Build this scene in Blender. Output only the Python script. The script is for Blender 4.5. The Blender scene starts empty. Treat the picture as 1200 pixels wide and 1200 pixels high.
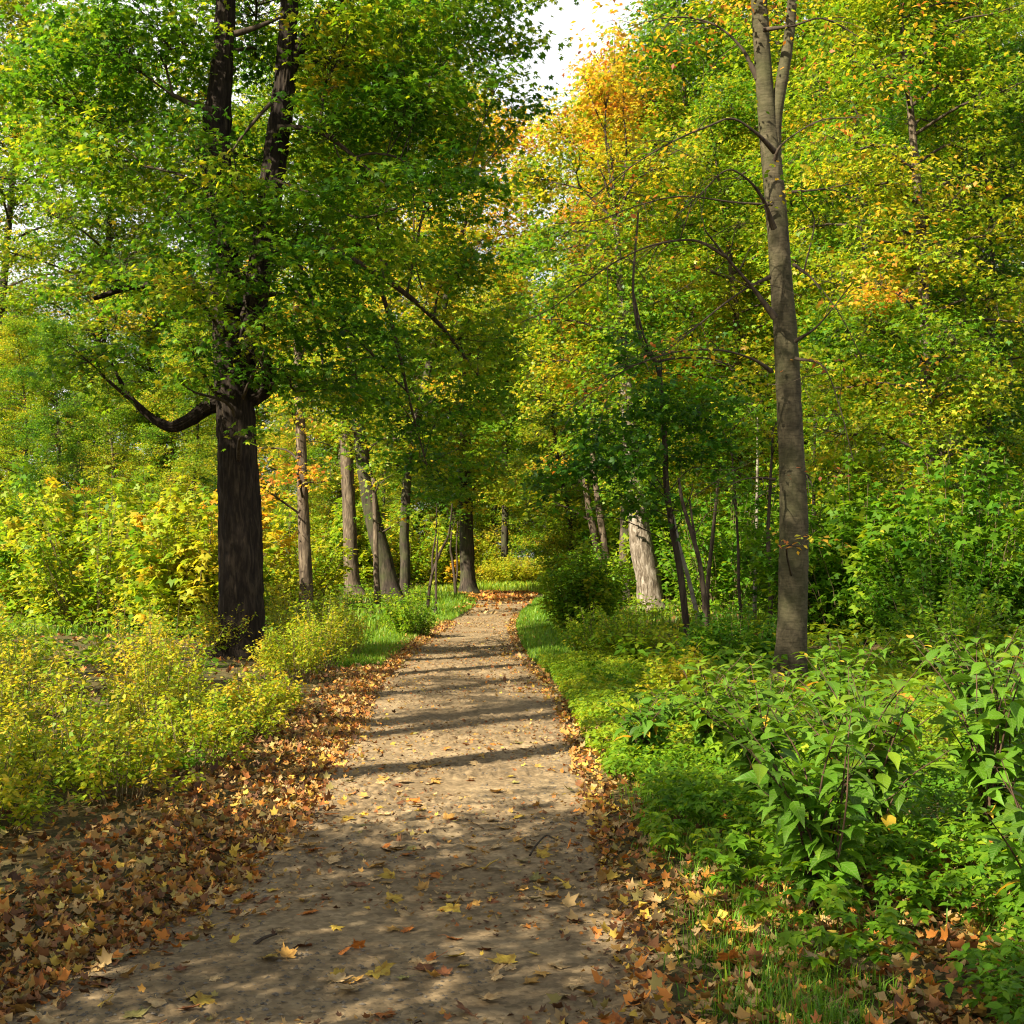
import bpy, math
import numpy as np
from mathutils import Vector

R = math.radians
SC = bpy.context.scene
COL = SC.collection
RNG = np.random.default_rng(7)

# ------------------------------------------------------------------ camera frame
F, CAMH, HOR = 1500.0, 1.6, 650.0          # focal length in photo pixels, eye height, horizon row
TH = math.atan((HOR - 600.0) / F)
CT, ST = math.cos(TH), math.sin(TH)

def P(u, v, Y):
    """world point seen at photo pixel (u, v) at depth Y along +y"""
    a, b = (u - 600.0) / F, (600.0 - v) / F
    d = np.array([a, CT - ST * b, ST + CT * b])
    d = d * (Y / d[1])
    return np.array([d[0], Y, CAMH + d[2]])

def pxm(Y):                                  # metres per photo pixel at depth Y
    return Y / F

def ground_Y(v):
    b = (600.0 - v) / F
    return -CAMH * (CT - ST * b) / (ST + CT * b)

# ------------------------------------------------------------------ noise
def _hash(ix, iy, iz, seed):
    with np.errstate(over='ignore'):
        h = (ix.astype(np.uint32) * np.uint32(374761393) + iy.astype(np.uint32) * np.uint32(668265263)
             + iz.astype(np.uint32) * np.uint32(2147483647) + np.uint32(seed) * np.uint32(1274126177))
        h = (h ^ (h >> np.uint32(13))) * np.uint32(1274126177)
        h = h ^ (h >> np.uint32(16))
    return (h & np.uint32(0xffffff)).astype(np.float64) / float(0xffffff)

def vnoise(p, seed=0):
    """value noise in 0..1, p (N,3)"""
    p = np.asarray(p, float)
    i = np.floor(p).astype(np.int64)
    f = p - i
    f = f * f * (3 - 2 * f)
    out = 0.0
    for dx in (0, 1):
        wx = f[:, 0] if dx else 1 - f[:, 0]
        for dy in (0, 1):
            wy = f[:, 1] if dy else 1 - f[:, 1]
            for dz in (0, 1):
                wz = f[:, 2] if dz else 1 - f[:, 2]
                out = out + wx * wy * wz * _hash(i[:, 0] + dx + 4096, i[:, 1] + dy + 4096, i[:, 2] + dz + 4096, seed)
    return out

def noise2(x, y, s, seed=0):
    return vnoise(np.stack([np.ravel(x) / s, np.ravel(y) / s, np.zeros(np.size(x))], 1), seed).reshape(np.shape(x))

def sstep(a, b, x):
    t = np.clip((x - a) / (b - a), 0, 1)
    return t * t * (3 - 2 * t)

# ------------------------------------------------------------------ ground shape
PY = np.array([-6, 2, 4.4, 6.0, 8.0, 9.6, 12, 16, 20, 24, 28, 34, 40, 46, 50, 53, 56, 60.])
PL = np.array([-2.4, -2.2, -1.85, -1.47, -1.36, -1.42, -1.5, -1.75, -1.72, -1.68, -1.5, -1.25, -1.05, -1.15, -1.6, -2.6, -5, -12.])
PR = np.array([.55, .55, .50, .52, .52, .54, .52, .44, .15, .03, -.02, .11, .5, .75, .9, .9, .5, -3.])

def path_edges(y):
    return np.interp(y, PY, PL), np.interp(y, PY, PR)

def hgt(x, y):
    x, y = np.asarray(x, float), np.asarray(y, float)
    l, r = path_edges(y)
    d = np.maximum(l - x, x - r)                # <0 on the path
    bank = .05 * sstep(-.05, .5, d) + .04 * sstep(.4, 3, d)
    n = (noise2(x, y, 2.3, 3) - .5) * .10 + (noise2(x, y, .7, 4) - .5) * .04
    return bank + n * sstep(-.1, .8, d) - .035 * (1 - sstep(-.15, .12, d))

def gh(x, y):
    return float(hgt(np.array([x]), np.array([y]))[0])

# ------------------------------------------------------------------ mesh building
class MB:
    """collects pieces of one mesh"""
    def __init__(s):
        s.v, s.l, s.n, s.c, s.uv, s.k = [], [], [], [], [], 0
    def add(s, verts, faces, cols=None, uv=None):
        verts = np.asarray(verts, float).reshape(-1, 3)
        faces = np.asarray(faces, np.int64)
        s.v.append(verts)
        s.l.append((faces + s.k).ravel())
        s.n.append(np.full(len(faces), faces.shape[1], np.int64))
        s.c.append(np.ones((len(faces), 3)) if cols is None else np.asarray(cols, float))
        s.uv.append(np.zeros((len(verts), 3)) if uv is None else np.asarray(uv, float))
        s.k += len(verts)
    def build(s, name, mat, parent=None, smooth=False, off=None):
        v = np.concatenate(s.v)
        if off is not None:
            v = v - np.asarray(off, float)
        l = np.concatenate(s.l); n = np.concatenate(s.n); c = np.concatenate(s.c); uv = np.concatenate(s.uv)
        me = bpy.data.meshes.new(name)
        me.vertices.add(len(v)); me.vertices.foreach_set('co', v.astype(np.float32).ravel())
        me.loops.add(len(l)); me.loops.foreach_set('vertex_index', l.astype(np.int32))
        me.polygons.add(len(n))
        st = np.concatenate([[0], np.cumsum(n)[:-1]]).astype(np.int32)
        me.polygons.foreach_set('loop_start', st)
        a = me.attributes.new('col', 'FLOAT_COLOR', 'FACE')
        a.data.foreach_set('color', np.concatenate([c, np.ones((len(c), 1))], 1).astype(np.float32).ravel())
        if np.any(uv):
            a = me.attributes.new('lp', 'FLOAT_VECTOR', 'POINT')
            a.data.foreach_set('vector', uv.astype(np.float32).ravel())
        me.update(calc_edges=True)
        if smooth:
            me.polygons.foreach_set('use_smooth', np.ones(len(n), bool))
        if mat is not None:
            me.materials.append(mat)
        o = bpy.data.objects.new(name, me)
        COL.objects.link(o)
        if parent is not None:
            o.parent = parent
        return o

def tag(o, label=None, cat=None, group=None, kind=None):
    if label: o['label'] = label
    if cat: o['category'] = cat
    if group: o['group'] = group
    if kind: o['kind'] = kind
    return o

def thing(name, label, cat, loc, group=None, rz=0.0):
    o = bpy.data.objects.new(name, None)
    o.empty_display_size = .2
    COL.objects.link(o)
    o.location = loc; o.rotation_euler = (0, 0, rz)
    return tag(o, label, cat, group)

KIDS = {}
def dup(root, loc, rz, scale, label, group, name=None):
    """copy of a thing with copies of its parts"""
    r = root.copy(); COL.objects.link(r)
    r.location = loc; r.rotation_euler = (0, 0, rz); r.scale = scale
    if name: r.name = name
    r['label'] = label
    if group: r['group'] = group
    elif 'group' in r: del r['group']
    for ch in KIDS[root.name]:
        c = ch.copy(); COL.objects.link(c); c.parent = r
    return r

# ------------------------------------------------------------------ tubes
def spline(pts, n):
    """Catmull-Rom through rows (x,y,z,r) -> n samples"""
    p = np.asarray(pts, float)
    if len(p) == 2:
        t = np.linspace(0, 1, n)[:, None]
        return p[0] * (1 - t) + p[1] * t
    q = np.vstack([2 * p[0] - p[1], p, 2 * p[-1] - p[-2]])
    seg = np.linalg.norm(np.diff(p[:, :3], axis=0), axis=1)
    s = np.concatenate([[0], np.cumsum(seg)]) / seg.sum()
    t = np.linspace(0, 1, n)
    k = np.clip(np.searchsorted(s, t, 'right') - 1, 0, len(p) - 2)
    f = ((t - s[k]) / (s[k + 1] - s[k]))[:, None]
    a, b, c, d = q[k], q[k + 1], q[k + 2], q[k + 3]
    return .5 * (2 * b + (c - a) * f + (2 * a - 5 * b + 4 * c - d) * f ** 2 + (3 * b - a - 3 * c + d) * f ** 3)

def tubes(paths, sides):
    """paths (T,K,4) -> verts, quads of T tubes at once"""
    p = np.asarray(paths, float)
    T, K, _ = p.shape
    d = np.gradient(p[:, :, :3], axis=1)
    d /= np.linalg.norm(d, axis=2, keepdims=True) + 1e-9
    ref = np.where(np.abs(d[:, :, 2:3]) > .9, np.array([0, 1., 0]), np.array([0, 0, 1.]))
    a = np.cross(ref, d); a /= np.linalg.norm(a, axis=2, keepdims=True) + 1e-9
    b = np.cross(d, a)
    th = np.arange(sides) / sides * 2 * math.pi
    ring = a[:, :, None, :] * np.cos(th)[:, None] + b[:, :, None, :] * np.sin(th)[:, None]
    v = p[:, :, None, :3] + ring * p[:, :, None, 3:4]
    v = v.reshape(-1, 3)
    k, i = np.meshgrid(np.arange(K - 1), np.arange(sides), indexing='ij')
    j = (i + 1) % sides
    f = np.stack([k * sides + i, k * sides + j, (k + 1) * sides + j, (k + 1) * sides + i], -1).reshape(-1, 4)
    f = (f[None] + (np.arange(T) * K * sides)[:, None, None]).reshape(-1, 4)
    return v, f

def bark_tube(pts, seg=.05, sides=40, furrow=.012, kf=7.0, kz=2.2, flare=.0, lump=.03, seed=0, zbase=0.0):
    """a trunk or limb with real ridges and a flared foot"""
    p = np.asarray(pts, float)
    L = np.linalg.norm(np.diff(p[:, :3], axis=0), axis=1).sum()
    n = max(6, int(L / seg))
    s = spline(p, n)
    d = np.gradient(s[:, :3], axis=0); d /= np.linalg.norm(d, axis=1, keepdims=True)
    ref = np.array([0, 1., 0])
    a = np.cross(ref, d); a /= np.linalg.norm(a, axis=1, keepdims=True)
    b = np.cross(d, a)
    th = np.arange(sides) / sides * 2 * math.pi
    ln = np.linspace(0, L, n)
    A, Z = np.meshgrid(th, ln)
    q = np.stack([np.cos(A) * kf, np.sin(A) * kf, Z * kz], -1).reshape(-1, 3)
    rid = np.abs(vnoise(q, seed + 1) - .5) * 2
    rid2 = np.abs(vnoise(q * np.array([2.1, 2.1, 1.8]) + 9, seed + 2) - .5) * 2
    lum = vnoise(np.stack([np.cos(A) * 1.2, np.sin(A) * 1.2, Z * 1.1], -1).reshape(-1, 3), seed + 3) - .5
    r = np.repeat(s[:, 3], sides)
    hz = np.repeat(s[:, 2] - zbase, sides)
    fl = flare * np.exp(-np.maximum(hz, 0) / .28) * (.65 + .5 * np.cos(A.ravel() * 5 + seed) + .3 * np.cos(A.ravel() * 3 + 2 * seed))
    rr = r * (1 + lum * lump * 4 + fl) + furrow * (np.minimum(rid, .5) * 1.4 + .5 * rid2 - .6) * np.minimum(1, r / .12)
    ring = a[:, None, :] * np.cos(th)[:, None] + b[:, None, :] * np.sin(th)[:, None]
    v = np.repeat(s[:, :3], sides, 0) + ring.reshape(-1, 3) * rr[:, None]
    k, i = np.meshgrid(np.arange(n - 1), np.arange(sides), indexing='ij')
    j = (i + 1) % sides
    f = np.stack([k * sides + i, k * sides + j, (k + 1) * sides + j, (k + 1) * sides + i], -1).reshape(-1, 4)
    return v, f, s

# ------------------------------------------------------------------ leaves
def kites(lobes, sinus):
    """maple-like leaf: lobes [(deg, len)], sinus [(deg, r)]; one quad per lobe"""
    v = [(0, 0, 0)]
    for a, r in lobes: v.append((math.sin(R(a)) * r, math.cos(R(a)) * r, -.16 * r * r))
    for a, r in sinus: v.append((math.sin(R(a)) * r, math.cos(R(a)) * r, .05))
    n = len(lobes)
    f = [(0, n + 1 + i, 1 + i, n + 2 + i) for i in range(n)]
    return np.array(v, float), np.array(f)
MAPLE5 = kites([(-108, .52), (-52, .86), (0, 1.0), (52, .86), (108, .52)],
               [(-150, .22), (-78, .40), (-26, .50), (26, .50), (78, .40), (150, .22)])
MAPLE3 = kites([(-65, .82), (0, 1.0), (65, .82)], [(-125, .38), (-32, .50), (32, .50), (125, .38)])
# oval folded leaf: 2 quads each side of the midrib
DIAM = (np.array([(0, 0, 0), (-.3, .45, .05), (0, 1, -.08), (.3, .45, .05)], float), np.array([(0, 3, 2, 1)]))
LONG = (np.array([(0, 0, 0), (-.2, .4, .05), (0, 1, -.12), (.2, .4, .05)], float), np.array([(0, 3, 2, 1)]))
OVAL = (np.array([(0, 0, 0), (-.26, .38, .07), (0, .42, 0), (.26, .38, .07), (-.16, .76, .02), (0, .78, -.05), (.16, .76, .02), (0, 1.08, -.2)], float),
        None)
OVAL_F4 = np.array([(1, 2, 5, 4), (2, 3, 6, 5)])
OVAL_F3 = np.array([(0, 2, 1), (0, 3, 2), (4, 5, 7), (5, 6, 7)])

def frames(az, droop, roll):
    """leaf axes: local y along the leaf, local z its upper face"""
    d = np.stack([np.cos(az) * np.cos(droop), np.sin(az) * np.cos(droop), -np.sin(droop)], 1)
    side = np.stack([np.sin(az), -np.cos(az), np.zeros_like(az)], 1)
    n0 = np.cross(side, d)
    x = side * np.cos(roll)[:, None] + n0 * np.sin(roll)[:, None]
    n = np.cross(x, d)
    return np.stack([x, d, n], 1)              # rows = local axes

def put_leaves(mb, tmpl, pos, fr, size, cols, uv=False):
    tv, tf = tmpl
    v = np.einsum('kj,njm->nkm', tv, fr) * size[:, None, None] + pos[:, None, :]
    k = len(tv)
    uvs = None
    if uv:
        uvs = np.tile(np.stack([tv[:, 0], tv[:, 1], np.ones(k)], 1), (len(pos), 1))
    off = (np.arange(len(pos)) * k)[:, None, None]
    if tf is None:
        base = mb.k
        mb.add(v.reshape(-1, 3), (OVAL_F4[None] + off).reshape(-1, 4), np.repeat(cols, len(OVAL_F4), 0), uvs)
        # triangles reuse the same vertices
        f3 = (OVAL_F3[None] + off).reshape(-1, 3) + base
        mb.l.append(f3.ravel()); mb.n.append(np.full(len(f3), 3)); mb.c.append(np.repeat(cols, len(OVAL_F3), 0))
    else:
        f = (tf[None] + off).reshape(-1, tf.shape[1])
        mb.add(v.reshape(-1, 3), f, np.repeat(cols, len(tf), 0), uvs)

# leaf hue scale, 0 dark green .. 1 red-brown (base colours)
GT = np.array([0, .2, .38, .52, .66, .78, .88, 1.0])
GC = np.array([(.020, .066, .008), (.042, .130, .008), (.095, .205, .010), (.22, .295, .014), (.40, .33, .025), (.55, .31, .03), (.50, .17, .03), (.22, .07, .03)])
def hue(t):
    t = np.clip(t, 0, 1)
    return np.stack([np.interp(t, GT, GC[:, i]) for i in range(3)], 1)

def sprays_to_leaves(mb, C, out_az, n_per, rad, thick, size, tm, ts_s, ts_l, tmpl, rng, droop=(.35, .35), roll=.45, tilt=.18, tshift=None):
    """C (S,3) spray centres; leaves in flat tiers round each"""
    S = len(C)
    N = S * n_per
    idx = np.repeat(np.arange(S), n_per)
    a = rng.uniform(0, 2 * math.pi, N)
    r = np.sqrt(rng.uniform(0, 1, N)) * rad * rng.uniform(.7, 1.25, S)[idx]
    tx, ty = rng.normal(0, tilt, S)[idx], rng.normal(0, tilt, S)[idx]
    dx, dy = np.cos(a) * r, np.sin(a) * r
    dz = rng.normal(0, thick, N) + dx * tx + dy * ty - .16 * r * r / max(rad, .1)
    pos = C[idx] + np.stack([dx, dy, dz], 1)
    az = a * .0 + np.where(rng.uniform(0, 1, N) < .65, a, out_az[idx]) + rng.normal(0, .7, N)
    fr = frames(az, rng.normal(droop[0], droop[1], N), rng.normal(0, roll, N))
    t = tm + rng.normal(0, ts_s, S)[idx] + rng.normal(0, ts_l, N)
    if tshift is not None:
        t = t + tshift[idx]
    c = hue(t) * rng.uniform(.75, 1.25, N)[:, None]
    put_leaves(mb, tmpl, pos, fr, size * rng.uniform(.65, 1.2, N), c)
    return N

# ------------------------------------------------------------------ materials
def new_mat(name):
    m = bpy.data.materials.new(name); m.use_nodes = True
    nt = m.node_tree; nt.nodes.clear()
    return m, nt, nt.nodes, nt.links

def leaf_mat(name, trans=.48, rough=.45, spec=.28, gain=1.0, veins=False, tint=(1.25, 1.12, .55)):
    m, nt, N, L = new_mat(name)
    out = N.new('ShaderNodeOutputMaterial')
    at = N.new('ShaderNodeAttribute'); at.attribute_name = 'col'
    col = at.outputs['Color']
    if gain != 1.0:
        g = N.new('ShaderNodeMix'); g.data_type = 'RGBA'; g.blend_type = 'MULTIPLY'; g.inputs[0].default_value = 1
        L.new(col, g.inputs[6]); g.inputs[7].default_value = (gain, gain, gain, 1); col = g.outputs[2]
    bump = None
    if veins:
        lp = N.new('ShaderNodeAttribute'); lp.attribute_name = 'lp'
        sp = N.new('ShaderNodeSeparateXYZ'); L.new(lp.outputs['Vector'], sp.inputs[0])
        ab = N.new('ShaderNodeMath'); ab.operation = 'ABSOLUTE'; L.new(sp.outputs[0], ab.inputs[0])
        k = N.new('ShaderNodeMath'); k.operation = 'MULTIPLY_ADD'; k.inputs[1].default_value = -.9
        L.new(ab.outputs[0], k.inputs[0]); L.new(sp.outputs[1], k.inputs[2])
        s = N.new('ShaderNodeMath'); s.operation = 'MULTIPLY'; s.inputs[1].default_value = 44; L.new(k.outputs[0], s.inputs[0])
        w = N.new('ShaderNodeMath'); w.operation = 'SINE'; L.new(s.outputs[0], w.inputs[0])
        rg = N.new('ShaderNodeMapRange'); rg.inputs[1].default_value = .7; rg.inputs[2].default_value = 1.0
        L.new(w.outputs[0], rg.inputs[0])
        md = N.new('ShaderNodeMapRange'); md.inputs[1].default_value = .0; md.inputs[2].default_value = .022
        md.inputs[3].default_value = 1; md.inputs[4].default_value = 0; L.new(ab.outputs[0], md.inputs[0])
        mx = N.new('ShaderNodeMath'); mx.operation = 'MAXIMUM'; L.new(rg.outputs[0], mx.inputs[0]); L.new(md.outputs[0], mx.inputs[1])
        vc = N.new('ShaderNodeMix'); vc.data_type = 'RGBA'; vc.blend_type = 'MIX'
        sc_ = N.new('ShaderNodeMath'); sc_.operation = 'MULTIPLY'; sc_.inputs[1].default_value = .35; L.new(mx.outputs[0], sc_.inputs[0])
        L.new(sc_.outputs[0], vc.inputs[0]); L.new(col, vc.inputs[6]); vc.inputs[7].default_value = (.22, .30, .08, 1)
        col = vc.outputs[2]
        bump = N.new('ShaderNodeBump'); bump.inputs['Strength'].default_value = .35; bump.inputs['Distance'].default_value = .004; bump.invert = True
        L.new(mx.outputs[0], bump.inputs['Height'])
    pb = N.new('ShaderNodeBsdfPrincipled')
    L.new(col, pb.inputs['Base Color']); pb.inputs['Roughness'].default_value = rough
    pb.inputs['Specular IOR Level'].default_value = spec
    tr = N.new('ShaderNodeBsdfTranslucent')
    tm = N.new('ShaderNodeMix'); tm.data_type = 'RGBA'; tm.blend_type = 'MULTIPLY'; tm.inputs[0].default_value = 1
    L.new(col, tm.inputs[6]); tm.inputs[7].default_value = (*[x * 1.5 for x in tint], 1)
    L.new(tm.outputs[2], tr.inputs['Color'])
    if bump:
        L.new(bump.outputs[0], pb.inputs['Normal'])
    mx2 = N.new('ShaderNodeMixShader'); mx2.inputs[0].default_value = trans
    L.new(pb.outputs[0], mx2.inputs[1]); L.new(tr.outputs[0], mx2.inputs[2])
    L.new(mx2.outputs[0], out.inputs['Surface'])
    return m

def ramp(N, stops):
    r = N.new('ShaderNodeValToRGB')
    e = r.color_ramp.elements
    while len(e) > 1: e.remove(e[0])
    e[0].position = stops[0][0]; e[0].color = (*stops[0][1], 1)
    for p, c in stops[1:]:
        k = e.new(p); k.color = (*c, 1)
    return r

def bark_mat(name, c1, c2, c3, sc=(9, 9, 1.6), moss=None, rings=False, bump=.5, dist=.02):
    m, nt, N, L = new_mat(name)
    out = N.new('ShaderNodeOutputMaterial'); pb = N.new('ShaderNodeBsdfPrincipled'); L.new(pb.outputs[0], out.inputs[0])
    pb.inputs['Roughness'].default_value = .9; pb.inputs['Specular IOR Level'].default_value = .15
    tc = N.new('ShaderNodeTexCoord')
    mp = N.new('ShaderNodeMapping'); mp.inputs['Scale'].default_value = sc; L.new(tc.outputs['Object'], mp.inputs[0])
    n1 = N.new('ShaderNodeTexNoise'); n1.inputs['Scale'].default_value = 1.6; n1.inputs['Detail'].default_value = 7; n1.inputs['Roughness'].default_value = .65
    n1.inputs['Distortion'].default_value = .8
    L.new(mp.outputs[0], n1.inputs['Vector'])
    n2 = N.new('ShaderNodeTexNoise'); n2.inputs['Scale'].default_value = 2.2; n2.inputs['Detail'].default_value = 4
    L.new(tc.outputs['Object'], n2.inputs['Vector'])
    r1 = ramp(N, [(.32, c1), (.5, c2), (.72, c3)]); L.new(n1.outputs['Fac'], r1.inputs[0])
    col = r1.outputs[0]; h = n1.outputs['Fac']
    if rings:
        mp2 = N.new('ShaderNodeMapping'); mp2.inputs['Scale'].default_value = (9, 9, 48); L.new(tc.outputs['Object'], mp2.inputs[0])
        n3 = N.new('ShaderNodeTexNoise'); n3.inputs['Scale'].default_value = 1; n3.inputs['Detail'].default_value = 8; L.new(mp2.outputs[0], n3.inputs['Vector'])
        r3 = ramp(N, [(.38, (.35, .33, .3)), (.52, (1, 1, 1))]); L.new(n3.outputs['Fac'], r3.inputs[0])
        mu = N.new('ShaderNodeMix'); mu.data_type = 'RGBA'; mu.blend_type = 'MULTIPLY'; mu.inputs[0].default_value = .5
        L.new(col, mu.inputs[6]); L.new(r3.outputs[0], mu.inputs[7]); col = mu.outputs[2]
        ad = N.new('ShaderNodeMath'); ad.operation = 'ADD'; L.new(h, ad.inputs[0]); L.new(n3.outputs['Fac'], ad.inputs[1]); h = ad.outputs[0]
    rp = ramp(N, [(.42, (0, 0, 0)), (.66, (1, 1, 1))]); L.new(n2.outputs['Fac'], rp.inputs[0])
    if moss:
        mm = N.new('ShaderNodeMix'); mm.data_type = 'RGBA'
        sc_ = N.new('ShaderNodeMath'); sc_.operation = 'MULTIPLY'; sc_.inputs[1].default_value = .6; L.new(rp.outputs[0], sc_.inputs[0])
        L.new(sc_.outputs[0], mm.inputs[0]); L.new(col, mm.inputs[6]); mm.inputs[7].default_value = (*moss, 1); col = mm.outputs[2]
    L.new(col, pb.inputs['Base Color'])
    b = N.new('ShaderNodeBump'); b.inputs['Strength'].default_value = bump; b.inputs['Distance'].default_value = dist
    L.new(h, b.inputs['Height']); L.new(b.outputs[0], pb.inputs['Normal'])
    return m

def soil_mat(name, stops, fine=60, bump=.5, mid=7.0):
    m, nt, N, L = new_mat(name)
    out = N.new('ShaderNodeOutputMaterial'); pb = N.new('ShaderNodeBsdfPrincipled'); L.new(pb.outputs[0], out.inputs[0])
    pb.inputs['Roughness'].default_value = .95; pb.inputs['Specular IOR Level'].default_value = .12
    tc = N.new('ShaderNodeTexCoord')
    n1 = N.new('ShaderNodeTexNoise'); n1.inputs['Scale'].default_value = mid; n1.inputs['Detail'].default_value = 9; n1.inputs['Roughness'].default_value = .7
    L.new(tc.outputs['Object'], n1.inputs['Vector'])
    n0 = N.new('ShaderNodeTexNoise'); n0.inputs['Scale'].default_value = .9; n0.inputs['Detail'].default_value = 4
    L.new(tc.outputs['Object'], n0.inputs['Vector'])
    mixn = N.new('ShaderNodeMix'); mixn.data_type = 'FLOAT'; mixn.inputs[0].default_value = .4
    L.new(n1.outputs['Fac'], mixn.inputs[2]); L.new(n0.outputs['Fac'], mixn.inputs[3])
    r = ramp(N, stops); L.new(mixn.outputs[0], r.inputs[0])
    vo = N.new('ShaderNodeTexVoronoi'); vo.inputs['Scale'].default_value = fine; L.new(tc.outputs['Object'], vo.inputs['Vector'])
    gr = N.new('ShaderNodeMix'); gr.data_type = 'RGBA'; gr.blend_type = 'OVERLAY'; gr.inputs[0].default_value = .35
    hs = N.new('ShaderNodeRGBToBW'); L.new(vo.outputs['Color'], hs.inputs[0])
    L.new(r.outputs[0], gr.inputs[6]); L.new(hs.outputs[0], gr.inputs[7])
    L.new(gr.outputs[2], pb.inputs['Base Color'])
    ad = N.new('ShaderNodeMath'); ad.operation = 'MULTIPLY_ADD'; ad.inputs[1].default_value = -.4
    L.new(vo.outputs['Distance'], ad.inputs[0]); L.new(n1.outputs['Fac'], ad.inputs[2])
    b = N.new('ShaderNodeBump'); b.inputs['Strength'].default_value = bump; b.inputs['Distance'].default_value = .015
    L.new(ad.outputs[0], b.inputs['Height']); L.new(b.outputs[0], pb.inputs['Normal'])
    return m

M = dict(
    leaf=leaf_mat('tree leaf'), shrub=leaf_mat('shrub leaf', .46, .5, .2),
    broad=leaf_mat('broad shrub leaf', .45, .5, .22, veins=True),
    dry=leaf_mat('dry fallen leaf', .15, .7, .2, tint=(1.0, .8, .5)),
    grass=leaf_mat('grass blade', .35, .5, .3),
    maple_bark=bark_mat('shade darkened furrowed bark', (.007, .005, .004), (.018, .013, .009), (.055, .041, .027)),  # bark tones lowered to stand in for shade on the maple trunk
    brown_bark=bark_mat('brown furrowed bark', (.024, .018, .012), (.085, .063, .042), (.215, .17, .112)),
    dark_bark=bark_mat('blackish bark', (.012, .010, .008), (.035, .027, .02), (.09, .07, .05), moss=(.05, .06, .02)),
    beech_bark=bark_mat('smooth grey green bark', (.030, .026, .014), (.064, .053, .031), (.11, .09, .054), sc=(6, 6, 4), moss=(.05, .054, .02), rings=True, bump=.6, dist=.010),
    pale_bark=bark_mat('pale stripped bark', (.035, .026, .017), (.14, .112, .080), (.38, .33, .27), sc=(9, 9, 2.2), bump=1.0, dist=.03),
    birch_bark=bark_mat('pale thin bark', (.08, .068, .05), (.19, .165, .125), (.33, .30, .24), sc=(3, 3, 3)),
    twig=bark_mat('twig bark', (.02, .014, .01), (.05, .037, .025), (.09, .07, .045), bump=.1),
    stalk=bark_mat('shrub stalk', (.06, .045, .02), (.13, .10, .05), (.22, .17, .09), bump=.1),
    redstalk=bark_mat('dark red stalk', (.03, .018, .012), (.07, .04, .025), (.10, .07, .04), bump=.1),
    path=soil_mat('trodden dirt', [(.30, (.086, .060, .032)), (.5, (.192, .137, .074)), (.7, (.32, .238, .132))], fine=38, bump=.55),
    floor=soil_mat('forest floor', [(.3, (.03, .035, .012)), (.48, (.07, .06, .022)), (.66, (.13, .085, .035))], fine=22, bump=1.0, mid=5),
    stone=soil_mat('grey gravel', [(.3, (.055, .045, .033)), (.5, (.12, .10, .075)), (.7, (.22, .19, .145))], fine=90, bump=.3, mid=30),
)

# ------------------------------------------------------------------ trees
def fill(clumps, dens, rng, gap=.42, gs=1.1):
    """spray centres inside world ellipsoids [(c, r, k)]; holes where the noise is low"""
    out, ids = [], []
    for i, (c, r, k) in enumerate(clumps):
        n = max(4, int(4.19 * r[0] * r[1] * r[2] * dens * k))
        d = rng.normal(0, 1, (n, 3)); d /= np.linalg.norm(d, axis=1, keepdims=True)
        p = c + d * (rng.uniform(0, 1, n) ** .42)[:, None] * r
        keep = vnoise(p / gs + 31.7, int(rng.integers(1000))) > gap
        if keep.sum() < .4 * n: keep = keep | (rng.uniform(0, 1, n) < .4)
        if not keep.any(): keep[:] = True
        out.append(p[keep]); ids.append(np.full(keep.sum(), i))
    return np.concatenate(out), np.concatenate(ids)

def nearest(pts, samples, up=1.2):
    d = samples[None, :, :3] - pts[:, None, :]
    w = np.linalg.norm(d, axis=2) + up * np.maximum(d[:, :, 2], 0)
    return np.argmin(w, axis=1)

def grow_branches(mb, wood, clumps, C, ids, rng, br=.035, tw=.007, upw=1.5):
    """a bough from the wood to each clump, a twig from the bough to each spray"""
    boughs = []
    cc = np.array([c for c, r, k in clumps])
    j = nearest(cc - np.array([0, 0, .5]), wood, upw)
    for i, (c, r, k) in enumerate(clumps):
        a = wood[j[i]]
        b = c + np.array([0, 0, -.1])
        m = .5 * (a[:3] + b) + np.array([*rng.normal(0, .18, 2), .15 + .1 * np.linalg.norm(b - a[:3]) * rng.uniform(0, 1)])
        tip = b + (b - a[:3]) / (np.linalg.norm(b - a[:3]) + .01) * np.max(r) * .6
        r0 = min(a[3] * .6, br)
        boughs.append(spline([[*a[:3], r0], [*m, r0 * .75], [*b, r0 * .45], [*tip, r0 * .15]], 10))
    bp = np.array(boughs)
    v, f = tubes(bp, 6); mb.add(v, f)
    s = bp[:, 2:, :].reshape(-1, 4)
    q = s[nearest(C, s, .6)]
    mid = .5 * (q[:, :3] + C) + rng.normal(0, .07, C.shape) + np.array([0, 0, .06])
    rt = np.minimum(q[:, 3] * .7, tw)[:, None]
    tp = np.stack([np.hstack([q[:, :3], rt]), np.hstack([mid, rt * .8]), np.hstack([C, rt * .35])], 1)
    v, f = tubes(tp, 3); mb.add(v, f)

def px_clumps(lst):
    """[(u, v, Y, ru px, rv px, ry m, k)] -> world ellipsoids"""
    o = []
    for t in lst:
        u, v, Y, ru, rv, ry = t[:6]
        o.append((P(u, v, Y), np.array([ru * pxm(Y), ry, rv * pxm(Y)]), t[6] if len(t) > 6 else 1.0))
    return o

def px_line(lst, Y):
    """[(u, v, width px, dY)] -> rows x,y,z,r"""
    return np.array([[*P(t[0], t[1], Y + (t[3] if len(t) > 3 else 0)), .5 * t[2] * pxm(Y)] for t in lst])

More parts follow.
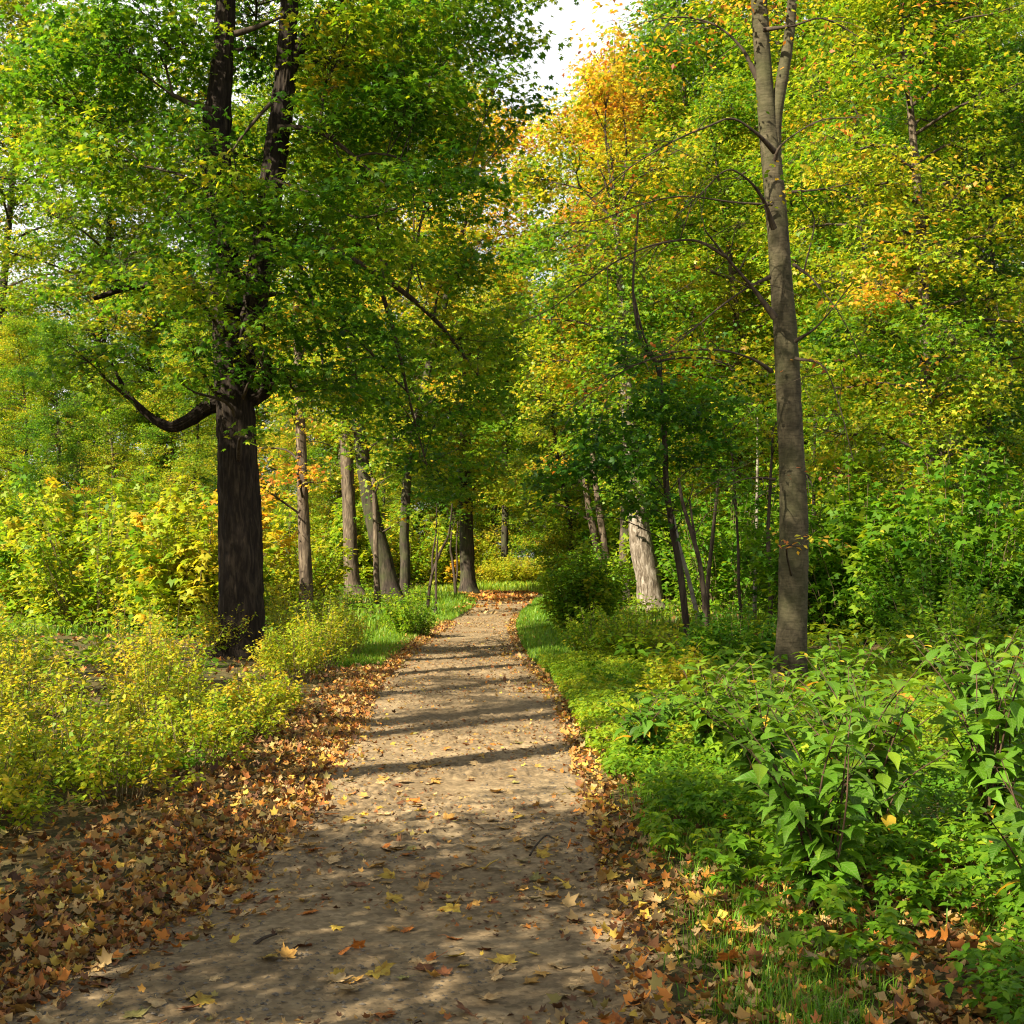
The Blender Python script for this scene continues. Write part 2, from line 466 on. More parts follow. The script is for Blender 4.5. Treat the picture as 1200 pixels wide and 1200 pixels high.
def make_tree(name, label, cat, base, trunks, clumps, bark, leaf=dict(), wood_kw=dict(), extra=(), group=None, seed=1,
              dens=10, gap=.42, gs=1.1, br=.035, tw=.007, limb_names=None, mat='leaf', upw=1.5):
    rng = np.random.default_rng(seed)
    base = np.array(base, float)
    root = thing(name, label, cat, tuple(base), group)
    kids = []
    wood = []
    for i, t in enumerate(trunks):
        kw = dict(seed=seed * 7 + i, zbase=base[2]); kw.update(wood_kw)
        if i: kw['flare'] = 0
        v, f, s = bark_tube(t, **kw)
        w = MB(); w.add(v, f)
        nm = 'trunk' if (limb_names is None or limb_names[i] is None) else limb_names[i]
        kids.append(w.build(nm, M[bark], root, True, base))
        wood.append(s)
    wood = np.concatenate(wood)
    bm = MB()
    nb = 0
    for e in extra:
        s = spline(e, max(12, len(e) * 6)); v, f = tubes(s[None], 6); bm.add(v, f); nb += 1
        wood = np.vstack([wood, s])
    if clumps:
        C, ids = fill(clumps, dens, rng, gap, gs)
        grow_branches(bm, wood, clumps, C, ids, rng, br, tw, upw)
        nb += 1
        cc = np.array([c for c, r, k in clumps])[ids]
        oz = np.arctan2(C[:, 1] - base[1], C[:, 0] - base[0])
        lm = MB()
        kw = dict(n_per=16, rad=.42, thick=.06, size=.075, tm=.25, ts_s=.07, ts_l=.06, tmpl=MAPLE5)
        kw.update(leaf)
        if 'tclump' in kw:
            kw['tshift'] = np.asarray(kw.pop('tclump'))[ids] if np.size(kw['tclump']) > 1 else rng.normal(0, kw.pop('tclump'), len(clumps))[ids]
        sprays_to_leaves(lm, C, oz, rng=rng, **kw)
        kids.append(lm.build('crown', M[mat], root, False, base))
    if nb:
        kids.append(bm.build('branches', M['twig'], root, True, base))
    KIDS[root.name] = kids
    return root

# ================================================================== SETTING
def graded(lo, hi, step, g, far):
    a = [0.0]
    while a[-1] < far:
        a.append(a[-1] + step * (1 + g * a[-1]))
    a = np.array(a)
    return np.concatenate([lo - a[:0:-1], np.arange(lo, hi, step), hi + a])

gx = graded(-5, 5, .09, .35, 500); gy = graded(3, 22, .09, .22, 700); gy = gy[gy > -60]
X, Y = np.meshgrid(gx, gy)
Z = hgt(X, Y)
def grid_faces(ny, nx):
    j, i = np.meshgrid(np.arange(ny - 1), np.arange(nx - 1), indexing='ij')
    a = j * nx + i
    return np.stack([a, a + 1, a + nx + 1, a + nx], -1).reshape(-1, 4)
mb = MB(); mb.add(np.stack([X, Y, Z], -1), grid_faces(len(gy), len(gx)))
tag(mb.build('ground', M['floor'], smooth=True), 'brown forest floor under the trees on both sides', 'ground', kind='structure')

# the path: a strip with lumps and pebbles pressed in
ys = [-5.0]
while ys[-1] < 58: ys.append(ys[-1] + max(.014, .0042 * abs(ys[-1])) if ys[-1] > 3.5 else ys[-1] + .25)
ys = np.array(ys)
us = np.linspace(-.06, 1.06, 150)
l, r = path_edges(ys)
wob = (noise2(ys, ys * 0, .8, 11) - .5) * .22
wob2 = (noise2(ys, ys * 0, .8, 12) - .5) * .22
l, r = l + wob, r + wob2
X = l[:, None] + us[None] * (r - l)[:, None]
Y = np.repeat(ys[:, None], len(us), 1)
e = np.minimum(us, 1 - us)[None] * np.ones_like(X)
near = np.clip(14 / np.maximum(Y, 4), .3, 1)
def path_z(X, Y, e=1.0):
    z = .004 + .022 * (noise2(X, Y, .9, 21) - .5) + .016 * (noise2(X, Y, .28, 22) - .5)
    z = z + .026 * np.maximum(noise2(X, Y, .05, 23) - .5, 0) * sstep(.42, .7, noise2(X, Y, .55, 26)) * 2 + .008 * (noise2(X, Y, .03, 24) - .5)
    z = z - .02 * sstep(.35, .0, np.abs(noise2(X, Y, 1.6, 25) - .5) * 2) * .5
    return z
Z = path_z(X, Y) - .035 * (1 - sstep(-.06, .03, e))
mb = MB(); mb.add(np.stack([X, Y, Z], -1), grid_faces(len(ys), len(us)))
tag(mb.build('path', M['path'], smooth=True), 'trodden brown dirt path running into the wood', 'path', kind='structure')

# small grit lying on the path
rng = np.random.default_rng(5)
ICO = np.array([(0, 0, 1), (.9, 0, .2), (.28, .85, .2), (-.73, .53, .2), (-.73, -.53, .2), (.28, -.85, .2)], float)
ICOF = np.array([(0, 1, 2), (0, 2, 3), (0, 3, 4), (0, 4, 5), (0, 5, 1)])
n = 16000
py = 3.9 + 12 * rng.uniform(0, 1, n) ** 1.9
l, r = path_edges(py); px_ = l + rng.uniform(0.02, .98, n) * (r - l)
keep = noise2(px_, py, .5, 31) > .42
px_, py = px_[keep], py[keep]; n = len(px_)
s = .0035 + .013 * rng.uniform(0, 1, n) ** 4
ang = rng.uniform(0, 6.28, n)
V = ICO[None] * rng.uniform(.6, 1.3, (n, 6, 1)) * np.stack([s, s * rng.uniform(.6, 1, n), s * .55], 1)[:, None]
c_, s_ = np.cos(ang)[:, None], np.sin(ang)[:, None]
V = np.stack([V[:, :, 0] * c_ - V[:, :, 1] * s_, V[:, :, 0] * s_ + V[:, :, 1] * c_, V[:, :, 2]], -1)
V += np.stack([px_, py, path_z(px_, py)], 1)[:, None]
mb = MB(); mb.add(V, (ICOF[None] + (np.arange(n) * 6)[:, None, None]).reshape(-1, 3))
tag(mb.build('gravel', M['stone']), 'loose grey grit and small stones scattered over the dirt path', 'gravel', kind='stuff')

# ------------------------------------------------------------------ fallen leaves
def fallen_outline():
    lob = [(-112, .50), (-55, .85), (0, 1.0), (55, .85), (112, .50)]
    sin_ = [(-165, .20), (-84, .40), (-28, .50), (28, .50), (84, .40), (165, .20)]
    o = []
    for i, (a, r) in enumerate(lob):
        o.append(sin_[i])
        w = 13 if r > .6 else 16
        o += [(a - w, r * .74), (a - w * .45, r * .74), (a, r), (a + w * .45, r * .74), (a + w, r * .74)]
    o.append(sin_[-1])
    return [(math.sin(R(a)) * r, math.cos(R(a)) * r) for a, r in o]
FO = fallen_outline()
def fallen_mesh(seed, mat):
    g = np.random.default_rng(seed)
    mb = MB()
    out = np.array(FO); inn = out * .5
    v2 = np.vstack([[(0, .02)], inn, out])
    v2 = v2 * g.uniform(.92, 1.08, (len(v2), 1))
    a = g.uniform(0, 3.14); k1, k2 = g.uniform(-.1, .42), g.uniform(-.05, .30)
    p = v2[:, 0] * math.cos(a) + v2[:, 1] * math.sin(a); q = -v2[:, 0] * math.sin(a) + v2[:, 1] * math.cos(a)
    z = k1 * p ** 2 + k2 * q ** 2 + g.normal(0, .025, len(v2)) + .05 * np.sin(6 * p + g.uniform(0, 6))
    z -= z.min() - .01
    n = len(out)
    v = np.column_stack([v2, z])
    uv = np.column_stack([v2, np.ones(len(v2))])
    i = np.arange(n); j = (i + 1) % n
    i, j = i[:-1], j[:-1]
    mb.add(v, np.stack([1 + i, 1 + n + i, 1 + n + j, 1 + j], 1), None, uv)
    f3 = np.stack([np.zeros_like(i), 1 + i, 1 + j], 1)
    mb.l.append(f3.ravel()); mb.n.append(np.full(len(f3), 3)); mb.c.append(np.ones((len(f3), 3)))
    st = spline([[0, .02, z[0] + .01, .018], [g.normal(0, .1), -.35, .06 + g.uniform(0, .2), .014], [g.normal(0, .25), -.8, .02 + g.uniform(0, .3), .012]], 6)
    tv, tf = tubes(st[None], 4); mb.add(tv, tf)
    o = mb.build('fallen_leaf', mat)
    COL.objects.unlink(o)
    return o

def dry_single(name, c, c2):
    m, nt, N, L = new_mat(name)
    out = N.new('ShaderNodeOutputMaterial'); pb = N.new('ShaderNodeBsdfPrincipled')
    tc = N.new('ShaderNodeTexCoord'); n = N.new('ShaderNodeTexNoise'); n.inputs['Scale'].default_value = 3.5; n.inputs['Detail'].default_value = 5
    L.new(tc.outputs['Object'], n.inputs['Vector'])
    oi = N.new('ShaderNodeObjectInfo')
    r = ramp(N, [(.38, c2), (.6, c)]); L.new(n.outputs['Fac'], r.inputs[0])
    hv = N.new('ShaderNodeHueSaturation')
    mr = N.new('ShaderNodeMapRange'); mr.inputs[3].default_value = .65; mr.inputs[4].default_value = 1.25; L.new(oi.outputs['Random'], mr.inputs[0])
    L.new(mr.outputs[0], hv.inputs['Value']); L.new(r.outputs[0], hv.inputs['Color'])
    L.new(hv.outputs[0], pb.inputs['Base Color']); pb.inputs['Roughness'].default_value = .6; pb.inputs['Specular IOR Level'].default_value = .25
    tr = N.new('ShaderNodeBsdfTranslucent'); L.new(hv.outputs[0], tr.inputs['Color'])
    mx = N.new('ShaderNodeMixShader'); mx.inputs[0].default_value = .12
    L.new(pb.outputs[0], mx.inputs[1]); L.new(tr.outputs[0], mx.inputs[2]); L.new(mx.outputs[0], out.inputs[0])
    return m
LC = [('ochre', (.50, .28, .065), (.32, .17, .04)), ('orange', (.58, .19, .03), (.36, .11, .02)), ('tan', (.46, .32, .15), (.30, .19, .08)),
      ('yellow', (.52, .36, .05), (.34, .20, .03)), ('rusty brown', (.20, .075, .028), (.10, .04, .016)), ('olive', (.28, .25, .07), (.16, .13, .04))]
PROTO = {}
for i, (nm, c, c2) in enumerate(LC):
    m = dry_single(nm + ' fallen leaf', c, c2)
    PROTO[nm] = [fallen_mesh(100 + i * 7 + k, m) for k in range(4)]

def drop_leaf(x, y, size, nm, label, group, rng, z=None, tilt=.16):
    o = PROTO[nm][int(rng.integers(4))].copy(); COL.objects.link(o)
    o.name = 'fallen_leaf'
    z = (float(path_z(np.array([x]), np.array([y]))[0]) if z is None else z)
    o.location = (x, y, z + .004)
    o.scale = (size, size, size * .9)
    o.rotation_euler = (rng.normal(0, tilt), rng.normal(0, tilt), rng.uniform(0, 6.28))
    tag(o, label, 'leaf', group)
    return o

# the leaves one can point to
for (u, v, nm, sz, lb, tl) in [
    (452, 1190, 'orange', .075, 'large orange maple leaf at the near end of the path, lowest on the dirt', .15),
    (548, 1191, 'rusty brown', .08, 'dark rusty maple leaf lying low on the path beside a large orange one', .2),
    (570, 1172, 'tan', .078, 'broad pale tan maple leaf just above the dark rusty leaf on the path', .1),
    (527, 1103, 'orange', .065, 'bright orange leaf lying alone at the middle of the near path', .15),
    (478, 1092, 'orange', .062, 'reddish orange leaf overlapping its neighbours in the mid path cluster', .3),
    (463, 1090, 'ochre', .06, 'ochre leaf at the left end of the mid path leaf cluster', .2),
    (496, 1042, 'ochre', .07, 'ochre leaf lying on the grey gravelly patch of the path', .15),
    (480, 1003, 'orange', .062, 'small glowing orange leaf standing out far up the grey path', .3),
    (573, 1056, 'rusty brown', .06, 'curled brown leaf with raised edges on the right half of the path', .5),
    (335, 998, 'ochre', .075, 'wide ochre leaf at the foot of the left leaf drift', .15),
    (248, 1089, 'yellow', .08, 'big yellow leaf on the path under the left leaf drift', .12),
    (336, 1127, 'ochre', .075, 'ochre leaf in a close pair low on the left of the path', .15),
    (318, 1126, 'yellow', .07, 'yellow brown leaf, the partner in the close pair on the left of the path', .15),
    (421, 1112, 'orange', .06, 'orange leaf folded upright with a dark hollow below it', .9),
    (672, 1079, 'rusty brown', .08, 'russet maple leaf near the right edge of the path', .15),
    (651, 1133, 'tan', .075, 'flat tan maple leaf with wide lobes on the right of the path', .1),
    (675, 1157, 'tan', .075, 'pale brown star shaped leaf low on the right of the path', .1),
    (215, 1100, 'orange', .08, 'orange leaf caught against the very end of the left drift', .2),
]:
    y = ground_Y(v); x = P(u, v, y)[0]
    drop_leaf(x, y, sz, nm, lb, None, np.random.default_rng(int(u * 7 + v)), tilt=tl)

for (u, v, nm, sz, lb, tl, dz) in [
    (845, 1085, 'tan', .10, 'large tan leaf resting on the low plants of the near right corner', .25, .07),
    (838, 1078, 'yellow', .075, 'yellow leaf tucked behind the large tan one in the near right corner', .3, .06),
    (905, 1097, 'orange', .085, 'glossy orange leaf caught among green stalks near the right corner', .5, .10),
    (858, 1150, 'orange', .085, 'orange leaf standing upright in the grass of the near right corner', 1.2, .08),
    (850, 1030, 'rusty brown', .085, 'russet leaf lying on top of the low green carpet on the right bank', .3, .12),
    (885, 1115, 'ochre', .08, 'ochre leaf beside the glossy orange one near the right corner', .3, .07),
    (960, 1150, 'tan', .085, 'brown tan leaf lying farthest right in the near corner', .3, .06),
    (250, 1018, 'rusty brown', .085, 'big red brown leaf on top of the left leaf drift', .25, .07),
    (310, 922, 'orange', .08, 'orange leaf on the left leaf drift just below the shrubs', .3, .08),
    (245, 945, 'ochre', .085, 'ochre leaf leaning on stalks at the top of the left leaf drift', .5, .08)]:
    y = ground_Y(v); x = P(u, v, y)[0]
    drop_leaf(x, y, sz, nm, lb, None, np.random.default_rng(int(u * 7 + v)), tilt=tl, z=gh(x, y) + dz)

rng = np.random.default_rng(11)
WORDS = {'ochre': 'small ochre leaf lying flat on the bare dirt of the path', 'orange': 'small orange leaf lying flat on the bare dirt of the path',
         'tan': 'dull tan leaf pressed flat on the dirt of the path', 'yellow': 'small yellow leaf lying flat on the bare dirt of the path',
         'rusty brown': 'dark brown shrivelled leaf lying on the bare dirt path', 'olive': 'olive green faded leaf lying on the bare dirt path'}
k = 0
while k < 290:
    y = 4.1 + 7.5 * rng.uniform(0, 1) ** 2.5
    l, r = path_edges(y); x = float(l + rng.uniform(-.06, 1.02) * (r - l))
    if y > 4.1 and noise2(np.array([x]), np.array([y]), .45, 41)[0] < .36: continue
    nm = ['ochre', 'orange', 'tan', 'yellow', 'rusty brown', 'olive'][int(rng.choice(6, p=[.25, .10, .30, .12, .13, .10]))]
    drop_leaf(x, y, rng.uniform(.038, .092), nm, WORDS[nm], nm + ' leaves fallen on the path', rng, tilt=.22)
    k += 1

# drifts of leaves: nobody could count them
SIMPLE = []
for s in range(5):
    g = np.random.default_rng(s)
    tv, tf = kites([(-108, .60), (-54, .86), (0, 1.0), (54, .86), (108, .60)], [(-155, .25), (-80, .50), (-27, .62), (27, .62), (80, .50), (155, .25)])
    v = tv * g.uniform(.85, 1.15, tv.shape); a = g.uniform(0, 3.1)
    p = v[:, 0] * math.cos(a) + v[:, 1] * math.sin(a)
    q = -v[:, 0] * math.sin(a) + v[:, 1] * math.cos(a)
    v[:, 2] = g.uniform(-.3, 1.1) * p ** 2 + g.uniform(-.3, .9) * q ** 2 + g.normal(0, .10, len(v))
    SIMPLE.append((v, tf))
for s in (1, 2):
    v = DIAM[0].copy() * np.array([1.5, 1.2, 1]); v[:, 2] = [0, .22 * s, -.05, .25]; SIMPLE.append((v, DIAM[1]))
LITTER = np.array([(.36, .20, .05), (.46, .17, .03), (.34, .23, .095), (.48, .33, .05), (.19, .085, .034), (.27, .22, .065), (.09, .045, .022), (.29, .105, .03)])
def litter(x, y, size, rng, w, lift=.05, tilt=.4, z=None):
    mb = MB()
    n = len(x)
    z = hgt(x, y) if z is None else z
    pos = np.stack([x, y, z + .006 + lift * rng.uniform(0, 1, n) ** 1.5], 1)
    sp = rng.integers(0, 7, n)
    c = LITTER[rng.choice(8, n, p=np.array(w) / sum(w))] * rng.uniform(.6, 1.25, (n, 1))
    fr = frames(rng.uniform(0, 6.28, n), rng.normal(0, tilt, n), rng.normal(0, tilt, n))
    sz = size * rng.uniform(.4, 1.45, n)
    for k in range(7):
        s = sp == k
        put_leaves(mb, SIMPLE[k], pos[s], fr[s], sz[s], c[s])
    return mb
WL = [.25, .10, .18, .08, .18, .08, .10, .06]
# left drift
n = 23000
y = 4.0 + 26 * rng.uniform(0, 1, n) ** 1.6
l, r = path_edges(y)
wd = np.interp(y, [4, 5.5, 7, 9, 10, 12, 14, 18, 22, 30], [.6, .85, .95, .95, .8, .65, .45, .45, .3, .3])
x = l + .12 - np.abs(rng.normal(0, .62, n)) * wd + np.interp(y, [4, 7, 10, 14], [-.02, .05, .0, .0])
x = np.where(rng.uniform(0, 1, n) < .16, l + rng.exponential(.12, n), x)
mb = litter(x, y, .032, rng, WL, lift=.06, tilt=.5)
tag(mb.build('leaf_litter', M['dry']), 'deep drift of dry brown leaves heaped along the left edge of the path', 'leaf litter', kind='stuff')
# right verge
n = 7000
y = 4.0 + 30 * rng.uniform(0, 1, n) ** 1.7
l, r = path_edges(y)
x = r - .08 + np.abs(rng.normal(0, .30, n)) * np.interp(y, [4, 6, 8, 12, 20, 30], [2.2, 1.3, .8, .8, 1.0, .8])
x = np.where((y > 14) & (y < 23) & (rng.uniform(0, 1, n) < .5), r - np.abs(rng.normal(0, .35, n)), x)
x = np.where(rng.uniform(0, 1, n) < .14, r - rng.exponential(.13, n), x)
mb = litter(x, y, .034, rng, [.2, .12, .26, .12, .12, .06, .05, .07], lift=.06)
tag(mb.build('leaf_litter', M['dry']), 'thin scatter of tan and russet leaves along the right verge of the path', 'leaf litter', kind='stuff')
n = 4200
y = rng.uniform(3.3, 6.2, n); x = rng.uniform(.75, 3.2, n)
mb = litter(x, y, .034, rng, [.2, .12, .26, .12, .16, .06, .08, .07], lift=.05)
tag(mb.build('leaf_litter', M['dry']), 'dry leaves among the low green plants in the near right corner', 'leaf litter', kind='stuff')
# small bits on the path
n = 11000
y = 3.9 + 32 * rng.uniform(0, 1, n) ** 1.5
l, r = path_edges(y); x = l + rng.uniform(0, 1, n) * (r - l)
kp = noise2(x, y, .8, 43) > .38
x, y = x[kp], y[kp]
mb = litter(x, y, .017, rng, [.2, .06, .25, .06, .26, .05, .18, .05], lift=.004, tilt=.2, z=path_z(x, y))
tag(mb.build('leaf_litter', M['dry']), 'crumbled bits of dead leaves strewn over the bare dirt path', 'leaf litter', kind='stuff')
# far orange carpet at the bend and forest floor
n = 9000
y = 33 + 24 * rng.uniform(0, 1, n)
l, r = path_edges(y); x = l - .5 + rng.uniform(0, 1, n) * (r - l + .6)
kp = rng.uniform(0, 1, n) < np.interp(y, [33, 38, 47, 52], [.02, .12, .55, .8]) * (noise2(x, y, 1.5, 71) * 1.2)
mb = litter(x[kp], y[kp], .075, rng, [(.25), .35, .15, .1, .1, 0, .0, .2], lift=.03, z=hgt(x, y)[kp] + .035)
tag(mb.build('leaf_litter', M['dry']), 'orange carpet of fallen leaves over the far bend of the path', 'leaf litter', kind='stuff')
n = 42000
y = 2.5 + 60 * rng.uniform(0, 1, n) ** 1.3
x = rng.uniform(-.5, .5, n) * (y + 3) * 1.0
l, r = path_edges(y)
kp = (x < l - .5) | (x > r + .3)
mb = litter(x[kp], y[kp], .042, rng, [.2, .1, .2, .12, .2, .1, .1, .1], lift=.03)
tag(mb.build('leaf_litter', M['dry']), 'scattered dead leaves on the forest floor under the shrubs and trees', 'leaf litter', kind='stuff')

# dark twigs on the path
def twig(pts, label):
    y0 = [(ground_Y(v), u, v) for u, v, h, r in pts]
    rows = []
    for (u, v, h, rr) in pts:
        yy = ground_Y(v); rows.append([P(u, v, yy)[0], yy, h + .012, rr])
    rows = np.array(rows); b = rows[0, :3].copy(); b[2] = 0
    v_, f_ = tubes(spline(rows, 24)[None], 6)
    mb = MB(); mb.add(v_, f_)
    o = mb.build('fallen_twig', M['twig'], None, True, b); o.location = b
    tag(o, label, 'twig')
twig([(621, 1005, 0, .006), (628, 998, .02, .006), (640, 988, .03, .005), (650, 988, .01, .004)], 'thin dark bent twig lying on the right half of the path')
twig([(298, 1110, 0, .008), (310, 1105, .01, .007), (324, 1099, .005, .005)], 'short black stick lying on the left of the near path')

# ------------------------------------------------------------------ grass
def grass(name, x, y, h, w, tcol, rng, label, lean=.35):
    n = len(x)
    z = hgt(x, y)
    hh = h * rng.uniform(.5, 1.2, n)
    az = rng.uniform(0, 6.28, n); ln = np.abs(rng.normal(0, lean, n))
    dx, dy = np.cos(az), np.sin(az)
    b = np.stack([x, y, z - .01], 1)
    ww = w * rng.uniform(.7, 1.2, n)
    sx = np.stack([-dy, dx, np.zeros(n)], 1) * ww[:, None] * .5
    mid = b + np.stack([dx * ln * .35 * hh, dy * ln * .35 * hh, .6 * hh], 1)
    tip = b + np.stack([dx * ln * 1.1 * hh, dy * ln * 1.1 * hh, hh * (1 - .25 * ln)], 1)
    V = np.stack([b - sx, b + sx, mid + sx * .8, mid - sx * .8, tip], 1)
    c = hue(tcol + rng.normal(0, .06, n)) * rng.uniform(.8, 1.3, (n, 1))
    mb = MB()
    o5 = (np.arange(n) * 5)[:, None]
    mb.add(V, np.array([[0, 1, 2, 3]]) + o5, c)
    f3 = np.array([[3, 2, 4]]) + o5
    mb.l.append(f3.ravel()); mb.n.append(np.full(n, 3)); mb.c.append(c)
    return tag(mb.build(name, M['grass']), label, 'grass', kind='stuff')

rng = np.random.default_rng(21)
# left verge strip (further up) and right verge strip
n = 26000
y = 18 + 34 * rng.uniform(0, 1, n) ** 1.2
l, r = path_edges(y)
x = l - .1 - np.abs(rng.normal(0, .8, n)) * np.interp(y, [18, 24, 30, 50], [.5, 1, 1.3, 1.4])
grass('grass', x, y, .13, .012, np.full(n, .40), rng, 'sunlit green grass strip along the left side of the far path')
n = 26000
y = 14.5 + 30 * rng.uniform(0, 1, n) ** 1.2
l, r = path_edges(y)
x = r + .1 + np.abs(rng.normal(0, .55, n)) * np.interp(y, [14, 20, 30, 40], [.7, 1.2, 1.3, 1])
grass('grass', x, y, .14, .012, np.full(n, .38), rng, 'bright green grass on the right verge halfway up the path')
n = 8000
cy = 4.3 + 9 * rng.uniform(0, 1, 90) ** 1.3
l, r = path_edges(cy)
cx = r + .25 + np.abs(rng.normal(0, .40, 90))
i = rng.integers(0, 90, n)
x, y = cx[i] + rng.normal(0, .09, n), cy[i] + rng.normal(0, .11, n)
l, r = path_edges(y); kp = x > r + .02
grass('grass', x[kp], y[kp], .12, .006, np.full(kp.sum(), .36), rng, 'loose tufts of grass among the leaves on the right verge', lean=.6)
n = 9000
y = rng.uniform(51, 62, n); x = rng.uniform(-4, 5, n)
l, r = path_edges(y); kp = (x < l - .1) | (x > r + .1) | (y > 55.5)
grass('grass', x[kp], y[kp], .30, .035, np.full(kp.sum(), .47), rng, 'sunlit yellow green grass closing the path beyond its far bend')
n = 90000
y = 24 + 70 * rng.uniform(0, 1, n) ** 1.2
x = rng.uniform(-.62, .62, n) * (y + 6)
l, r = path_edges(y)
kp = ((x < l - .4) | (x > r + .3)) & (noise2(x, y, 4, 51) > .35)
grass('grass', x[kp], y[kp], .22, .03, np.full(kp.sum(), .40), rng, 'thin woodland grass between the trees deeper in the wood')

# ------------------------------------------------------------------ low ground cover on the right
def ground_cover(x, y, h, size, t, rng, label, npl=3, tmpl=None):
    n = len(x)
    z = hgt(x, y)
    hh = h * rng.uniform(.4, 1.25, n)
    N = n * npl
    i = np.repeat(np.arange(n), npl); k = np.tile(np.arange(npl), n)
    az = rng.uniform(0, 6.28, n)[i] + k * 2.1 + rng.normal(0, .25, N)
    top = np.stack([x, y, z + hh], 1)
    pos = top[i] + np.stack([np.cos(az) * size * .15, np.sin(az) * size * .15, np.zeros(N)], 1)
    fr = frames(az, rng.normal(.25, .25, N), rng.normal(0, .35, N))
    c = hue(t[i] + rng.normal(0, .05, N)) * rng.uniform(.8, 1.25, (N, 1))
    mb = MB()
    put_leaves(mb, tmpl or (OVALX, None), pos, fr, size * rng.uniform(.6, 1.2, N), c)
    return tag(mb.build('ground_cover', M['shrub']), label, 'ground cover', kind='stuff')
OVALX = np.array([(0, 0, 0), (-.30, .36, .07), (0, .42, 0), (.30, .36, .07), (-.2, .74, .02), (0, .78, -.05), (.2, .74, .02), (0, 1.08, -.2)], float)
n = 30000
y = 3.7 + 14.4 * rng.uniform(0, 1, n) ** 1.35
l, r = path_edges(y)
x = r + np.interp(y, [4.5, 7, 10, 16], [.26, .20, .08, .08]) + rng.uniform(0, 1, n) ** 1.2 * 4.2
near_edge = (1 - sstep(5.5, 9, y)) * (1 - sstep(r + .5, r + 1.5, x))
kp = noise2(x, y, .35, 61) * .6 + noise2(x, y, .8, 60) * .4 + .25 * sstep(r + .3, r + 1.2, x) - .30 * near_edge > np.interp(y, [4.5, 6, 9], [.60, .45, .30])
x, y = x[kp], y[kp]
t = .31 + .14 * noise2(x, y, 1.3, 62) + .10 * sstep(8, 11, y)
ground_cover(x, y, .16, .050, t, rng, 'low carpet of three part green leaves on the right bank')
n = 2600
y = 3.8 + 12 * rng.uniform(0, 1, n) ** 1.4
l, r = path_edges(y)
x = r + .35 + rng.uniform(0, 1, n) * 3.4
kp = noise2(x, y, .6, 66) > .55
x, y = x[kp], y[kp]
ground_cover(x, y, .21, .060, .31 + .12 * noise2(x, y, 1.0, 67), rng, 'taller lobed weeds standing up through the low green carpet', npl=6, tmpl=MAPLE3)
n = 16000
y = 14 + 40 * rng.uniform(0, 1, n) ** 1.1
x = rng.uniform(-.55, .55, n) * (y + 4)
l, r = path_edges(y)
kp = ((x > r + .9) | (x < l - 1.3)) & (noise2(x, y, 2.2, 63) > .4)
x, y = x[kp], y[kp]
ground_cover(x, y, .38, .13, .34 + .2 * noise2(x, y, 3, 64), rng, 'mixed green undergrowth spread under the trees', tmpl=DIAM)
n = 9000
y = 4.5 + 9 * rng.uniform(0, 1, n)
l, r = path_edges(y)
x = l - 1.35 - rng.uniform(0, 1, n) * 4.5
kp = noise2(x, y, .7, 68) > .46
x, y = x[kp], y[kp]
ground_cover(x, y, .15, .05, .34 + .16 * noise2(x, y, 1.2, 69), rng, 'low green plants between the shrubs at the far left')
# ================================================================== SHRUBS
def bush(name, label, base, rad, height, n_stem, n_leaf, size, t, ts, seed, stalk='stalk', tmpl=None, mat='shrub', group=None, low=.35, lean=1.0, cat='shrub', tri=.05, r0=.005):
    rng = np.random.default_rng(seed)
    b = np.array([base[0], base[1], gh(*base) - .02])
    root = thing(name, label, cat, tuple(b), group)
    az = rng.uniform(0, 6.28, n_stem); q = np.sqrt(rng.uniform(0, 1, n_stem))
    foot = np.stack([np.cos(az) * q * rad[0] * .45, np.sin(az) * q * rad[1] * .45, np.zeros(n_stem)], 1)
    hh = height * (1 - .45 * q ** 2) * rng.uniform(.5, 1.2, n_stem)
    tip = np.stack([np.cos(az) * q * rad[0] * lean, np.sin(az) * q * rad[1] * lean, hh], 1) + rng.normal(0, .05, (n_stem, 3)) * [1, 1, .5]
    mid = foot * .6 + tip * .4 + np.stack([np.zeros(n_stem), np.zeros(n_stem), hh * .18], 1)
    s = np.linspace(0, 1, 7)[None, :, None]
    path = foot[:, None] * (1 - s) ** 2 + 2 * mid[:, None] * s * (1 - s) + tip[:, None] * s ** 2
    path = path + np.cumsum(rng.normal(0, .012 * height, path.shape), 1) * s
    rr = np.broadcast_to(r0 * (1 - .75 * s), (n_stem, 7, 1))
    v, f = tubes(np.concatenate([path, rr], 2), 4)
    mb = MB(); mb.add(v, f)
    kids = [mb.build('stem', M[stalk], root, True)]
    i = rng.integers(0, n_stem, n_leaf); w = low + (1 - low) * rng.uniform(0, 1, n_leaf) ** .8
    k = np.clip((w * 6).astype(int), 0, 5); fr_ = (w * 6 - k)[:, None]
    pos = path[i, k] * (1 - fr_) + path[i, k + 1] * fr_
    la = rng.uniform(0, 6.28, n_leaf)
    off = tri * height * (1.15 - w) + .012
    pos = pos + np.stack([np.cos(la) * off, np.sin(la) * off, rng.normal(0, .02, n_leaf)], 1) * rng.uniform(.2, 1.6, (n_leaf, 1))
    fr = frames(la, rng.normal(.15, .4, n_leaf), rng.normal(0, .45, n_leaf))
    tt = t + rng.normal(0, ts, n_stem)[i] + rng.normal(0, .05, n_leaf)
    c = hue(tt) * rng.uniform(.8, 1.25, (n_leaf, 1))
    lm = MB(); put_leaves(lm, tmpl or DIAM, pos, fr, size * rng.uniform(.6, 1.25, n_leaf), c)
    kids.append(lm.build('foliage', M[mat], root))
    KIDS[root.name] = kids
    return root

def pxb(u, v):
    y = ground_Y(v); return (P(u, v, y)[0], y)

